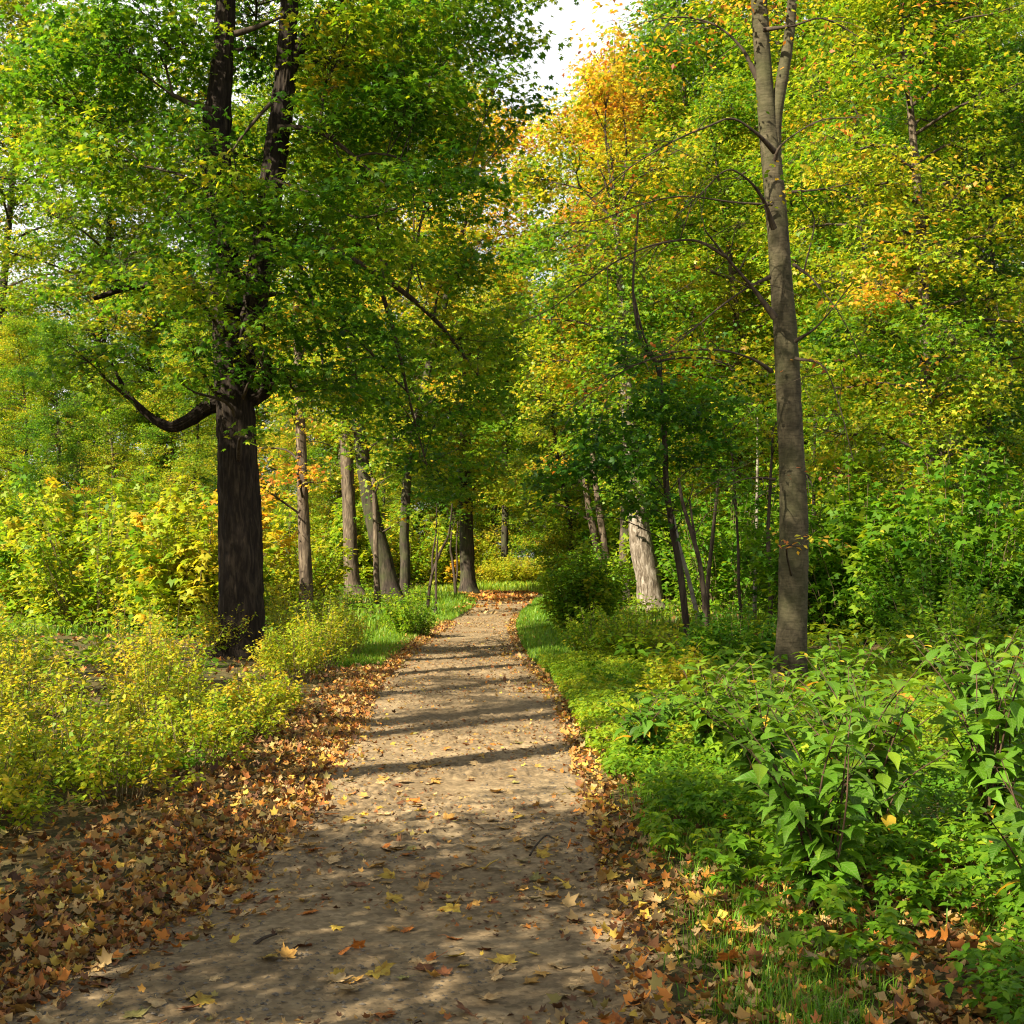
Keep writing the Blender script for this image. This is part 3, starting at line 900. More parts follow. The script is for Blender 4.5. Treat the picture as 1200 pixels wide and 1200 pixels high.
G1 = 'feathery yellow green shrubs on the left of the path'
for i, (x, y, rx, ry, h, lb) in enumerate([
    (-2.30, 9.3, .5, .45, .56, 'low thin yellow green shrub at the back of the leaf drift, closest to the path'),
    (-2.25, 10.5, .5, .5, .62, 'yellow green shrub with bare stalks whose foot touches the leaf drift'),
    (-2.95, 10.4, .6, .6, .70, 'dense yellow green shrub behind the low thin one by the leaf drift'),
    (-2.35, 12.2, .42, .5, .46, 'yellow green shrub beside the path, just in front of the dark maple trunk'),
    (-3.3, 12.1, .65, .6, .80, 'tall yellow green shrub before the left half of the dark maple trunk'),
    (-4.5, 11.8, .65, .6, .80, 'yellow green shrub standing left of the dark maple trunk'),
    (-4.2, 14.2, .7, .6, .88, 'yellow green shrub tucked right up to the dark maple trunk'),
    (-3.0, 8.6, .6, .5, .60, 'yellow green shrub half out over the left end of the leaf drift'),
    (-3.9, 9.6, .7, .6, .74, 'yellow green shrub at the far left, next to the leaf drift'),
    (-2.45, 8.0, .45, .4, .50, 'thin stalky shrub standing in the leaf drift, nearest its front edge'),
    (-2.95, 7.2, .5, .45, .55, 'ragged stalky shrub at the far left of the leaf drift'),
    (-3.6, 8.0, .6, .5, .66, 'yellow green shrub at the left end, behind the ragged stalky one'),
    (-3.5, 6.4, .6, .5, .5, 'low yellow green shrub lowest at the left end of the drift'),
    (-5.4, 13.6, .7, .7, 1.0, 'wide yellow green shrub at the far left of the sunlit row'),
]):
    g = np.random.default_rng(i + 70)
    bush('shrub', lb, (x, y), (rx, ry), h * g.uniform(.85, 1.25), 62, 2500, .044, .56 + g.normal(0, .02), .06, 300 + i, low=.36, tri=.085, lean=.95, r0=.0042)
G2 = [(-2.65, 15.8, .45, .6, .78, 'round yellow green shrub right of the dark maple trunk, beside the leaf strewn edge'),
      (-2.65, 17.6, .5, .6, 1.0, 'yellow green shrub with brown stalks leaning to the path, in the second clump'),
      (-3.0, 17.0, .5, .6, .62, 'yellow green shrub in the middle of the second clump beyond the maple'),
      (-2.55, 19.4, .45, .6, .98, 'tall edge shrub of the second clump, with reddish stalks by the grass'),
      (-3.3, 19.6, .7, .6, 1.15, 'highest yellow green shrub at the back of the second clump'),
      (-4.3, 19.0, .7, .7, 1.05, 'yellow green shrub behind the maple trunk, beside the slim brown tree')]
for i, (x, y, rx, ry, h, lb) in enumerate(G2):
    bush('shrub', lb, (x, y), (rx, ry), h, 62, 2900, .046, .55, .06, 340 + i, low=.30, tri=.09, r0=.0045)

# right side shrubs
bush('shrub', 'leafy green bush overhanging the right edge of the far path', pxb(680, 745), (.75, .8), 1.75, 90, 7000, .11, .41, .05, 401, low=.12, tri=.10, tmpl=DIAM)
bush('shrub', 'second green bush just behind the path side one, before the forked trunks', pxb(698, 728), (.9, .9), 1.8, 80, 7000, .11, .39, .05, 402, low=.12, tri=.10, tmpl=DIAM)
bush('shrub', 'olive yellow shrub below the pale damaged trunk', pxb(742, 782), (.75, .6), .78, 90, 5200, .055, .47, .05, 403, low=.15, tri=.09)
bush('shrub', 'olive shrub left of the pale damaged trunk, beside the grass verge', pxb(700, 775), (.6, .55), .75, 80, 4200, .055, .45, .06, 404, low=.2, tri=.09)
bush('shrub', 'lime yellow sunlit shrub at the foot of the thin dark saplings', pxb(795, 835), (.46, .4), .66, 60, 3600, .055, .57, .04, 405, low=.25, tri=.10)
bush('shrub', 'green shrub in shade behind the thin dark saplings', pxb(862, 792), (.9, .7), .85, 80, 5200, .075, .30, .05, 406, low=.12)
bush('shrub', 'mid green shrub standing behind the smooth grey trunk on its right', (6.3, 19.0), (1.2, .9), 1.7, 90, 7000, .085, .30, .06, 407, low=.1)
bush('shrub', 'lime green shrub lit by sun right of the smooth grey trunk', (5.4, 15.6), (1.0, .8), 1.15, 90, 6000, .07, .42, .06, 408, low=.1)
bush('shrub', 'yellow meadow shrub closing the path beyond the bend', (0.2, 60.5), (2.2, 1.2), 1.5, 160, 9000, .12, .57, .04, 410, low=.0, tri=.12)
bush('shrub', 'yellow green thicket right of the bend in front of the far trunks', (2.6, 61.5), (2.0, 1.2), 1.6, 150, 9000, .12, .52, .05, 411, low=.0, tri=.12)
bush('shrub', 'small bright green bush under the leaning dark trunk', pxb(478, 748), (.55, .5), .95, 60, 3000, .07, .42, .05, 412, low=.1)

# leafy broad shrubs on the right bank
BROADV = np.array([(0, 0, 0), (-.17, .12, .03), (0, .12, 0), (.17, .12, .03), (-.29, .36, .06), (0, .38, .01), (.29, .36, .06),
                   (-.24, .62, .05), (0, .64, -.02), (.24, .62, .05), (-.11, .88, -.03), (0, .88, -.09), (.11, .88, -.03), (0, 1.14, -.22)], float)
BF4 = np.array([(1, 2, 5, 4), (2, 3, 6, 5), (4, 5, 8, 7), (5, 6, 9, 8), (7, 8, 11, 10), (8, 9, 12, 11)])
BF3 = np.array([(0, 2, 1), (0, 3, 2), (10, 11, 13), (11, 12, 13)])
def broad_leaves(mb, pos, fr, size, cols, curl):
    tv = BROADV
    k = len(tv); n = len(pos)
    T = np.repeat(tv[None], n, 0)
    T[:, :, 2] -= curl[:, None] * T[:, :, 1] ** 2
    v = np.einsum('nkj,njm->nkm', T, fr) * size[:, None, None] + pos[:, None]
    uv = np.tile(np.stack([tv[:, 0], tv[:, 1], np.ones(k)], 1), (n, 1))
    off = (np.arange(n) * k)[:, None, None]
    base = mb.k
    mb.add(v, (BF4[None] + off).reshape(-1, 4), np.repeat(cols, len(BF4), 0), uv)
    f3 = (BF3[None] + off).reshape(-1, 3) + base
    mb.l.append(f3.ravel()); mb.n.append(np.full(len(f3), 3)); mb.c.append(np.repeat(cols, len(BF3), 0))

def broad_shrub(label, base, spread, height, n_stem, pairs, size, t, seed, lean=(0, 0)):
    rng = np.random.default_rng(seed)
    b = np.array([base[0], base[1], gh(*base) - .02])
    root = thing('broadleaf_shrub', label, 'shrub', tuple(b), 'broad leaved shrubs on the right bank')
    lm, sm = MB(), MB()
    for s in range(n_stem):
        az = rng.uniform(0, 6.28); q = rng.uniform(.25, 1)
        h = height * rng.uniform(.6, 1.1)
        tip = np.array([math.cos(az) * q * spread + lean[0], math.sin(az) * q * spread + lean[1], h])
        mid = tip * np.array([.3, .3, .62]) + rng.normal(0, .03, 3)
        sp = spline([[rng.normal(0, .03), rng.normal(0, .03), 0, .006], [*mid, .0045], [*tip, .002]], 16)
        v, f = tubes(sp[None], 5); sm.add(v, f)
        d = np.gradient(sp[:, :3], axis=0)
        a0 = rng.uniform(0, 6.28)
        for k in range(pairs + 1):
            w = .26 + .74 * k / pairs
            j = min(15, int(w * 15)); p = sp[j, :3]
            last = k == pairs
            a1 = a0 + (k % 2) * math.pi / 2 + rng.normal(0, .2)
            angs = np.array([a1, a1 + math.pi]) if not last else np.array([a1, a1 + 2.1, a1 + 4.2])
            m = len(angs)
            g = size * (1.0 - .25 * abs(w - .6)) * rng.uniform(.7, 1.15, m) * (.62 if last else 1)
            pt = p + np.stack([np.cos(angs) * .02, np.sin(angs) * .02, np.full(m, .005)], 1)
            # petiole
            st = np.stack([np.repeat(p[None], m, 0), .5 * (p + pt) + [0, 0, .004], pt], 1)
            v, f = tubes(np.concatenate([st, np.full((m, 3, 1), .0013)], 2), 3); sm.add(v, f)
            fr = frames(angs + rng.normal(0, .15, m), rng.normal(.12 if not last else -.25, .30, m), rng.normal(0, .30, m))
            tt = np.full(m, t) + rng.normal(0, .04, m) + .05 * (w - .6)
            tt = np.where(rng.uniform(0, 1, m) < .03, rng.uniform(.55, .9, m), tt)
            broad_leaves(lm, pt, fr, g, hue(tt - .045) * rng.uniform(.65, 1.25, (m, 1)), rng.uniform(0, .2, m))
    kids = [sm.build('stem', M['redstalk'], root, True), lm.build('foliage', M['broad'], root)]
    KIDS[root.name] = kids
    return root

BS = [(1.36, 5.7, .40, .80, 10, 7, .120, .37, 'broad leaved shrub nearest the camera on the bank, with large hanging leaves'),
      (1.80, 6.5, .46, .90, 12, 7, .125, .42, 'tall broad leaved shrub just behind the nearest one, reaching over the bank'),
      (1.50, 7.6, .46, .76, 13, 7, .118, .40, 'broad leaved shrub in the middle of the bank with bright young tips'),
      (1.45, 9.4, .46, .74, 13, 7, .115, .43, 'broad leaved shrub with light green upright tips, left of the smooth grey trunk'),
      (1.00, 9.4, .34, .48, 9, 6, .105, .31, 'broad leaved shrub whose dark green shoots lean out to the path'),
      (1.28, 11.0, .42, .42, 10, 6, .105, .41, 'low broad leaved shrub behind the leaning dark green shoots'),
      (1.95, 10.3, .48, .52, 12, 7, .115, .42, 'wide broad leaved shrub in front of the foot of the smooth grey trunk'),
      (2.40, 9.4, .5, .72, 13, 7, .12, .42, 'sunlit broad leaved shrub under the smooth grey trunk, on its right side'),
      (2.85, 11.0, .55, .74, 12, 7, .115, .40, 'broad leaved shrub right of the smooth grey trunk, behind the sunlit one'),
      (2.10, 7.9, .5, .74, 13, 7, .12, .41, 'broad leaved shrub between the tall one and the sunlit one on the bank'),
      (2.45, 6.6, .5, .95, 12, 7, .12, .40, 'broad leaved shrub at the far right end of the near bank'),
      (3.3, 8.8, .6, .92, 13, 7, .12, .38, 'broad leaved shrub in the back row at the right end of the bank'),
      (2.15, 5.2, .42, .62, 9, 6, .115, .36, 'low broad leaved shrub at the near right corner of the bank'),
      (3.9, 11.0, .6, .80, 11, 7, .115, .38, 'broad leaved shrub farthest back at the right end of the bank')]
for i, b in enumerate(BS):
    broad_shrub(b[8], (b[0], b[1]), b[2] * 1.1, b[3] * 1.06, int(b[4] * 1.5), b[5] + 1, b[6] * 1.08, b[7], 500 + i)

# small seedling tufts in the left drift
for i, (u, v, lb) in enumerate([(343, 832, 'small fresh green plant at the foot of the left shrubs'), (268, 890, 'little green seedling among the stalks over the leaf drift'),
                                (212, 918, 'low green sprig growing from the leaf drift at its left end')]):
    bush('seedling', lb, pxb(u, v), (.14, .14), .2, 14, 160, .045, .36, .03, 450 + i, low=.4, cat='plant', r0=.0025)
# ================================================================== TREES
def g3(x, y): return (x, y, gh(x, y))
FAR = dict(tmpl=MAPLE3, size=.105, n_per=14, rad=.5, thick=.08)

# --- A: the big dark maple on the left
YA = 19.0
bA = P(284, 775, YA); bA[2] = gh(bA[0], YA) - .05
tA = np.array([[bA[0], YA, bA[2], .36], *px_line([(283, 700, 51), (281, 600, 49), (277, 500, 45), (272, 430, 43), (266, 360, 36), (258, 250, 33), (254, 150, 33), (262, 60, 24), (266, -40, 20), (270, -140, 12)], YA)])
tA2 = px_line([(280, 440, 34), (296, 370, 30), (308, 290, 28), (322, 190, 28), (331, 120, 26), (338, 30, 21), (342, -60, 18), (350, -150, 12)], YA)
lA1 = px_line([(268, 468, 24), (245, 476, 18), (222, 492, 15), (200, 500, 13), (176, 488, 9), (150, 462, 6), (130, 425, 3)], YA)
lA2 = px_line([(280, 470, 22), (300, 464, 20), (315, 450, 17), (312, 425, 14), (298, 400, 12), (290, 370, 8), (300, 330, 5)], YA)
lA3 = px_line([(262, 350, 18), (235, 342, 12), (205, 338, 10), (160, 335, 8), (110, 350, 5)], YA)
lA4 = px_line([(334, 100, 16), (348, 62, 14), (370, 28, 12), (400, 4, 10), (430, -25, 8), (480, -60, 4)], YA)
exA = [px_line(l, YA - .5) for l in [
    [(250, 130, 9), (225, 122, 7), (200, 110, 5)], [(325, 150, 8), (355, 150, 6), (385, 160, 6), (420, 188, 4), (450, 215, 2)],
    [(318, 120, 5), (300, 140, 4), (280, 165, 3), (262, 195, 2)], [(275, 40, 8), (300, 32, 6), (330, 20, 3)],
    [(250, 220, 6), (230, 215, 5), (205, 203, 4), (170, 195, 3)], [(300, 350, 7), (330, 345, 5), (370, 362, 4), (410, 390, 3), (440, 420, 2)],
    [(320, 210, 5), (370, 230, 4), (420, 255, 3), (480, 240, 3), (540, 230, 2)], [(300, 300, 13), (360, 285, 10, .6), (440, 320, 8, 1.7), (510, 375, 6, 2.8), (560, 440, 3, 3.8)], [(440, 320, 7, 1.7), (462, 390, 6, 2.2), (480, 470, 4, 2.8), (500, 545, 2, 3.3)], [(340, 290, 7, .5), (362, 340, 6, .8), (375, 400, 4, .9), (380, 450, 2, .9)],
    [(400, 190, 3), (440, 180, 3), (480, 200, 2), (486, 300, 2), (495, 340, 1.5)]]]
cA = px_clumps([
    (222, 40, 18.6, 40, 45, 1.2, .8), (300, 60, 20.2, 50, 46, .9, .7), (400, 60, 18.8, 70, 50, 1.6), (470, 40, 18.8, 80, 55, 1.8), (560, 30, 19.3, 75, 45, 1.6), (600, 100, 19.5, 34, 32, .9, 1), (622, 45, 19.5, 26, 34, .8, .8), (618, 130, 19.6, 22, 22, .7, .7),
    (230, 170, 18.0, 50, 45, 1.2, .9), (285, 225, 17.9, 60, 38, 1.2), (390, 150, 18.8, 60, 40, 1.5, .9), (460, 130, 18.6, 85, 42, 1.7), (545, 120, 19, 60, 40, 1.4, .9),
    (350, 250, 17.7, 75, 36, 1.3), (440, 235, 17.9, 90, 34, 1.6), (530, 220, 18.2, 75, 28, 1.4), (590, 222, 18.3, 35, 20, 1.0, .8),
    (235, 270, 17.6, 60, 38, 1.2), (300, 310, 17.5, 75, 34, 1.3), (390, 320, 17.7, 80, 30, 1.5), (470, 300, 17.9, 65, 26, 1.5, .8),
    (225, 340, 17.5, 55, 34, 1.2), (310, 380, 17.5, 70, 28, 1.2), (390, 385, 17.7, 70, 28, 1.4, .9), (450, 370, 18, 50, 26, 1.2, .7),
    (228, 410, 17.4, 40, 30, 1.0), (300, 425, 17.5, 45, 22, 1.0, .8), (225, 450, 17.4, 30, 26, .8), (385, 435, 17.8, 60, 22, 1.2, .8), (295, 505, 17.6, 14, 16, .4, .8),
    (470, 425, 21, 60, 40, 1.2, .65), (530, 390, 21.8, 60, 44, 1.3, .65), (585, 385, 22.5, 28, 50, 1.1, .65), (500, 490, 22, 60, 40, 1.2, .65), (555, 470, 22.6, 45, 44, 1.1, .65), (470, 545, 22.2, 44, 26, .9, .65), (530, 560, 22.6, 48, 32, 1.0, .65), (570, 540, 23, 24, 30, .7, .8, .65), (540, 315, 21, 50, 40, 1.2), (400, 470, 20, 40, 20, .9, .8), (345, 450, 19, 36, 22, .9, .8),
    (380, 455, 20, 50, 26, 1.0), (330, 435, 19.4, 36, 30, .9), (430, 470, 20.8, 40, 26, .9),
    (250, 110, 21.2, 70, 60, 1.2, .6), (300, 180, 21, 60, 40, 1.2, .6), (380, 90, 21, 80, 50, 1.4, .6), (470, 90, 21, 70, 60, 1.4, .95), (420, 200, 21.2, 80, 50, 1.4, .95), (530, 170, 21.2, 60, 50, 1.4, .95), (330, 280, 21, 80, 40, 1.2, .95), (240, 240, 21, 60, 50, 1.2, .95), (250, 370, 20.8, 60, 40, 1.0, .95), (420, 280, 21.2, 70, 40, 1.2, .95), (300, 30, 21.3, 80, 40, 1.3, .6),
    (150, 60, 19, 110, 80, 2.2, .8), (120, 200, 19, 100, 60, 2.0, .6), (140, 320, 18.5, 90, 50, 1.6, .6), (120, 430, 18, 70, 40, 1.5, .6),
    (60, 120, 20, 90, 90, 2.2, .5), (250, -90, 19, 160, 70, 2.8, .6), (430, -80, 19, 150, 70, 2.8, .6), (580, -70, 20, 110, 60, 2.2, .5)])
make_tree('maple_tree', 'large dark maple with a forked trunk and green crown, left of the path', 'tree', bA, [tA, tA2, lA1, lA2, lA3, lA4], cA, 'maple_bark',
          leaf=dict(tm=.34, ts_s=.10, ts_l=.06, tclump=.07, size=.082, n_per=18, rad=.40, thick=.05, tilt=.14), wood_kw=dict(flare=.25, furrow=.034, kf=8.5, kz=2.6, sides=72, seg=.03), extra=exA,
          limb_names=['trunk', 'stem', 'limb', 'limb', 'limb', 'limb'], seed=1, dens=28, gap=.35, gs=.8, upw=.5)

# --- B: the smooth grey tree on the right
YB = 14.6
bB = P(922, 822, YB); bB[2] = gh(bB[0], YB) - .05
tB = np.array([[bB[0], YB, bB[2], .20], *px_line([(926, 770, 36), (929, 700, 34), (930, 600, 32), (926, 500, 29), (921, 400, 27.5), (915, 320, 26), (908, 230, 25), (900, 150, 22), (893, 60, 20), (889, -20, 19), (884, -110, 17), (880, -200, 10)], YB)])
tB2 = px_line([(908, 190, 17), (909, 140, 15), (917, 90, 14), (925, 40, 12.5), (930, -15, 11), (940, -100, 9), (955, -180, 5)], YB)
exB = [px_line(l, YB) for l in [
    [(888, 92, 7), (868, 55, 5), (835, 28, 4), (790, 20, 3), (740, 30, 2)],
    [(908, 178, 6, -.3), (885, 155, 5, -.5), (858, 139, 4, -.6), (830, 148, 4, -.7), (790, 165, 3, -.8), (740, 195, 2.5, -.9), (690, 235, 2, -1)],
    [(908, 188, 5, -.3), (914, 172, 4, -.4), (935, 155, 3, -.4), (965, 140, 2.5, -.4), (1010, 138, 2, -.4)],
    [(907, 268, 7, -.3), (892, 230, 6, -.5), (872, 207, 4, -.7), (850, 200, 3, -.8), (820, 228, 2.5, -1), (790, 255, 2, -1.1)],
    [(905, 240, 3, -.2), (860, 237, 3, -.3), (800, 230, 3, -.5), (750, 240, 2.5, -.6), (700, 258, 2, -.8), (650, 262, 1.6, -.8)],
    [(908, 372, 7, -.3), (880, 335, 6, -.5), (850, 300, 5, -.7), (828, 272, 3, -.9), (826, 268, 2, -1)],
    [(850, 300, 4, -.7), (815, 282, 4, -.8), (770, 286, 4, -.9), (730, 302, 3, -1), (690, 328, 3, -1.1), (645, 362, 2, -1.2), (610, 378, 1.5, -1.2)],
    [(902, 325, 5, -.3), (880, 335, 4, -.4), (850, 355, 4, -.5), (810, 388, 3, -.6), (770, 420, 2, -.7)],
    [(904, 435, 5, -.3), (880, 420, 4, -.5), (840, 410, 4, -.7), (790, 413, 3, -.8), (740, 430, 3, -.9), (700, 455, 2, -1), (660, 485, 1.4, -1)],
    [(908, 562, 3, -.2), (890, 560, 3, -.4), (870, 562, 2, -.5), (850, 572, 1.4, -.5)],
    [(935, 553, 4, .1), (945, 555, 3, 0), (952, 570, 2, -.1)],
    [(930, 310, 4, -.2), (955, 330, 3, -.4), (985, 370, 2, -.5), (1010, 420, 2, -.5)], [(932, 400, 4, -.2), (960, 380, 3, -.4), (1000, 330, 2, -.5)],
    [(928, 225, 3, -.2), (960, 222, 2.5, -.3), (1000, 215, 2, -.3)], [(932, 420, 4, -.2), (965, 430, 3, -.4), (985, 480, 2, -.5), (1000, 540, 1.6, -.5)],
    [(895, 35, 5, -.2), (930, 30, 4, -.4), (965, 22, 3, -.4), (1010, 45, 2, -.4)]]]
cB = px_clumps([(840, 130, 13.8, 60, 30, 1.0, .5), (760, 170, 13.6, 60, 26, 1.0, .6), (700, 215, 13.6, 45, 26, .8, .4), (960, 60, 14, 50, 40, 1.0, .8), (970, 150, 14, 40, 30, .9, .7),
                (900, 205, 13.9, 22, 12, .5, 1.0), (940, 225, 13.9, 36, 12, .5, .9), (800, 225, 13.7, 70, 18, 1.0, .6), (700, 270, 13.5, 55, 20, .8, .4), (770, 300, 13.5, 80, 20, .9, .5), (680, 340, 13.4, 50, 18, .7, .4),
                (975, 330, 14, 30, 40, .8, .6), (970, 240, 14, 36, 24, .8, .8), (965, 420, 14, 30, 30, .7, .5), (800, 400, 13.6, 70, 16, .8, .4), (700, 445, 13.5, 46, 16, .7, .4), (950, 545, 14.2, 40, 8, .3, 1.6), (945, 630, 14.0, 30, 12, .35, 2.2),
                (780, 30, 14, 70, 40, 1.4, .9), (728, 8, 14, 46, 20, .9, 1), (860, 20, 15, 60, 40, 1.4, .9), (900, -80, 14.6, 140, 50, 2.2), (1060, 60, 15, 60, 80, 1.6, .8), (1080, 250, 15, 60, 60, 1.5, .8), (1060, 420, 15, 50, 50, 1.2, .7)])
cB = [(c_, r_, k_ * 2.1) for c_, r_, k_ in cB]
def side_twigs(lines, rng, step=.16, ln=(.25, .8)):
    out = []
    for L in lines:
        sp = spline(L, 40)
        d = np.linalg.norm(sp[-1, :3] - sp[0, :3])
        for _ in range(int(d / step)):
            j = int(rng.uniform(.25, 1) * 39); p = sp[j]
            t = sp[min(j + 1, 39), :3] - sp[max(j - 1, 0), :3]; t /= np.linalg.norm(t) + 1e-6
            dr = t * rng.uniform(.3, 1) + rng.normal(0, .55, 3) * [1, 1, .5] - [0, 0, .15]
            dr = dr / np.linalg.norm(dr) * rng.uniform(*ln)
            r0 = min(p[3] * .6, .006)
            out.append(np.array([[*p[:3], r0], [*(p[:3] + dr * .5 + [0, 0, .05]), r0 * .7], [*(p[:3] + dr), r0 * .25]]))
    return out
for e_ in exB:
    e_[:, 3] *= .62; e_[0, 3] *= 2.0; e_[1, 3] *= 1.15
exB = exB + side_twigs(exB, np.random.default_rng(8))
make_tree('hornbeam_tree', 'smooth grey barked tree with arching thin boughs and sparse russet leaves, right of the path', 'tree', bB, [tB, tB2], cB, 'beech_bark',
          leaf=dict(tm=.63, ts_s=.16, ts_l=.11, tclump=.06, size=.076, n_per=12, rad=.34, thick=.05, tmpl=DIAM, tilt=.12), wood_kw=dict(flare=.5, furrow=.007, kf=2.5, kz=4, sides=48, seg=.04, lump=.03), extra=exB,
          limb_names=['trunk', 'stem'], seed=2, dens=11, gap=.46, gs=.6, br=.014, tw=.004)

# --- trees whose trunks show along the left side
def simple_trunk(lst, Y, foot=1.0):
    r = px_line(lst, Y)
    r[0, 2] = gh(r[0, 0], Y) - .05
    return r
def crown_tree(name, label, lst, Y, cl, bark, seed, tm, cat='tree', leaf=None, more=(), dens=9, gap=.40, gs=1.2, flare=.3, furrow=.015, br=.035, tw=.008, extra=(), **kw):
    ts = [simple_trunk(lst, Y)] + [px_line(m, Y) for m in more]
    lf = dict(FAR); lf.update(dict(tm=tm, ts_s=.08, ts_l=.07, tclump=.06)); lf.update(leaf or {})
    return make_tree(name, label, cat, ts[0][0, :3], ts, px_clumps(cl), bark, leaf=lf, wood_kw=dict(flare=flare, furrow=furrow, sides=26, seg=.10), seed=seed, dens=dens, gap=gap, gs=gs, br=br, tw=tw,
                     extra=[px_line(e, Y) for e in extra], limb_names=['trunk'] + ['limb'] * len(more), **kw)

crown_tree('young_tree', 'slim brown trunk beside the dark maple, wrapped in russet pink leaves', [(360, 728, 17), (358, 660, 15), (355, 590, 13), (353, 520, 12), (350, 440, 10), (346, 330, 7)], 32.0,
           [(350, 548, 31.2, 42, 22, .9, 1.5), (320, 575, 31, 34, 22, .8, 1.2), (380, 560, 31.5, 24, 22, .7, 1.2), (352, 480, 32, 50, 40, 1.3), (340, 400, 32, 70, 50, 1.6), (330, 300, 32, 80, 60, 1.8), (300, 520, 32.5, 40, 40, 1.0)],
           'brown_bark', 11, .60, leaf=dict(size=.085, tclump=np.array([.16, .13, .10, .02, -.02, -.05, .08])))
crown_tree('lime_tree', 'tall straight brown trunk lit from the left, flared at its foot', [(416, 700, 25), (412, 680, 19), (410, 620, 16), (407, 550, 15), (404, 480, 14), (400, 400, 12), (396, 300, 10), (392, 180, 8), (390, 60, 5)], 47.0,
           [(402, 430, 45.5, 50, 40, 1.4, 1.6), (396, 330, 45.5, 50, 60, 1.4, 1.3), (400, 440, 46, 70, 40, 2.2), (470, 400, 46, 60, 40, 2.2), (340, 380, 47, 70, 60, 2.5), (430, 300, 46, 90, 50, 2.8), (380, 200, 47, 110, 70, 3), (460, 180, 47, 90, 60, 3), (400, 70, 47, 100, 70, 3), (330, 120, 48, 80, 60, 2.4)],
           'brown_bark', 12, .40, leaf=dict(size=.11, n_per=18))
crown_tree('maple_tree', 'tree with orange tinted foliage high over the path, behind the dark maple crown', [(474, 706, 13), (475, 660, 12), (474, 615, 11), (480, 540, 10), (500, 440, 9), (530, 320, 7), (560, 200, 4)], 43.0,
           [(600, 165, 42, 40, 36, 1.8), (610, 215, 42, 34, 30, 1.6), (585, 250, 42, 44, 30, 1.6), (620, 275, 43, 30, 40, 1.6), (540, 130, 43, 50, 36, 1.8), (560, 170, 43, 50, 40, 1.8), (520, 260, 43, 60, 40, 2), (560, 300, 42, 50, 40, 1.8), (480, 350, 43, 60, 40, 1.8), (530, 380, 42, 45, 36, 1.6), (470, 450, 42, 50, 34, 1.5), (540, 455, 41, 34, 24, 1.2)],
           'dark_bark', 13, .56, leaf=dict(size=.12, tclump=np.array([.16, .15, .10, .0, .0, .08, .05, .02, .0, -.05, -.1, .0])))
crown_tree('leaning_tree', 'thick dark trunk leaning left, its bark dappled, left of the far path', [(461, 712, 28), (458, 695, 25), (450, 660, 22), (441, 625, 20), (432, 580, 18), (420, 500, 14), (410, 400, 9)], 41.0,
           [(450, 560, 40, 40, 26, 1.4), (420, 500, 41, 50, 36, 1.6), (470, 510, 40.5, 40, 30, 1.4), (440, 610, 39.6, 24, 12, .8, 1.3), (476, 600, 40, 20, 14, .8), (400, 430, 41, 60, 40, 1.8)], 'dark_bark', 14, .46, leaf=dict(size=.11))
crown_tree('mossy_tree', 'thin mossy trunk standing against the leaning dark trunk', [(443, 708, 8), (441, 670, 7), (440, 620, 6), (438, 560, 5)], 39.0, [(436, 560, 39, 26, 20, .9)], 'brown_bark', 15, .45, leaf=dict(size=.10), furrow=.006, flare=.1)
crown_tree('sapling', 'forked bare sapling by the left grass verge of the far path', [(501, 716, 4), (503, 692, 3.6), (508, 668, 3.2), (517, 645, 3), (526, 625, 2.4), (530, 590, 1.5)], 35.5,
           [(525, 600, 35.5, 16, 16, .6), (506, 610, 35.5, 14, 14, .5)], 'twig', 16, .45, more=[[(507, 672, 2.8), (507, 650, 2.4), (511, 625, 2), (512, 590, 1.4)]], leaf=dict(size=.09), furrow=.0, flare=.1)
crown_tree('sapling', 'straight short sapling right beside the forked one', [(510, 724, 3.6), (511, 700, 3.2), (511, 670, 2.6), (513, 630, 1.8)], 33.0, [(514, 620, 33, 12, 14, .5)], 'twig', 17, .46, leaf=dict(size=.09), furrow=0, flare=.1)
crown_tree('sapling', 'crooked sapling beside the big dark trunk at the bend', [(534, 699, 4), (533, 680, 3.4), (530, 655, 3), (528, 640, 2.4), (532, 600, 1.6)], 48.0, [(530, 605, 48, 16, 16, .8)], 'twig', 18, .46, leaf=dict(size=.11), furrow=0, flare=.1, more=[[(533, 685, 2.6), (536, 670, 2.2), (535, 640, 1.8), (537, 610, 1.2)]])
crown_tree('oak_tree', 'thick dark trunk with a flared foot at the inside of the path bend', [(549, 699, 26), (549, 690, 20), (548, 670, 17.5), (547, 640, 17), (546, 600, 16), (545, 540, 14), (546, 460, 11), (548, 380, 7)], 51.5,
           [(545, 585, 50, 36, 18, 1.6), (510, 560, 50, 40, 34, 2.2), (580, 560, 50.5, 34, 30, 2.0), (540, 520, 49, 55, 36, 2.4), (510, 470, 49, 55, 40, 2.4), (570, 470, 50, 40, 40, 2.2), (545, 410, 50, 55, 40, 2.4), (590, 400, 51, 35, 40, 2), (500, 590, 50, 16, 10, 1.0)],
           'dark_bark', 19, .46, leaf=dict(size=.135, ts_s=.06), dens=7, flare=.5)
crown_tree('maple_tree', 'slender yellow green tree far beyond the bend, in line with the path', [(590, 676, 9), (591, 655, 8), (592, 600, 8), (592, 500, 7), (594, 400, 6), (597, 280, 4)], 72.0,
           [(580, 360, 71, 40, 44, 3), (600, 330, 71, 26, 36, 2.4), (570, 430, 71, 44, 44, 3), (610, 420, 71, 34, 40, 2.6), (590, 500, 71, 50, 44, 3.2), (600, 570, 70, 46, 30, 3)],
           'dark_bark', 20, .50, leaf=dict(size=.17, rad=.7), dens=5)

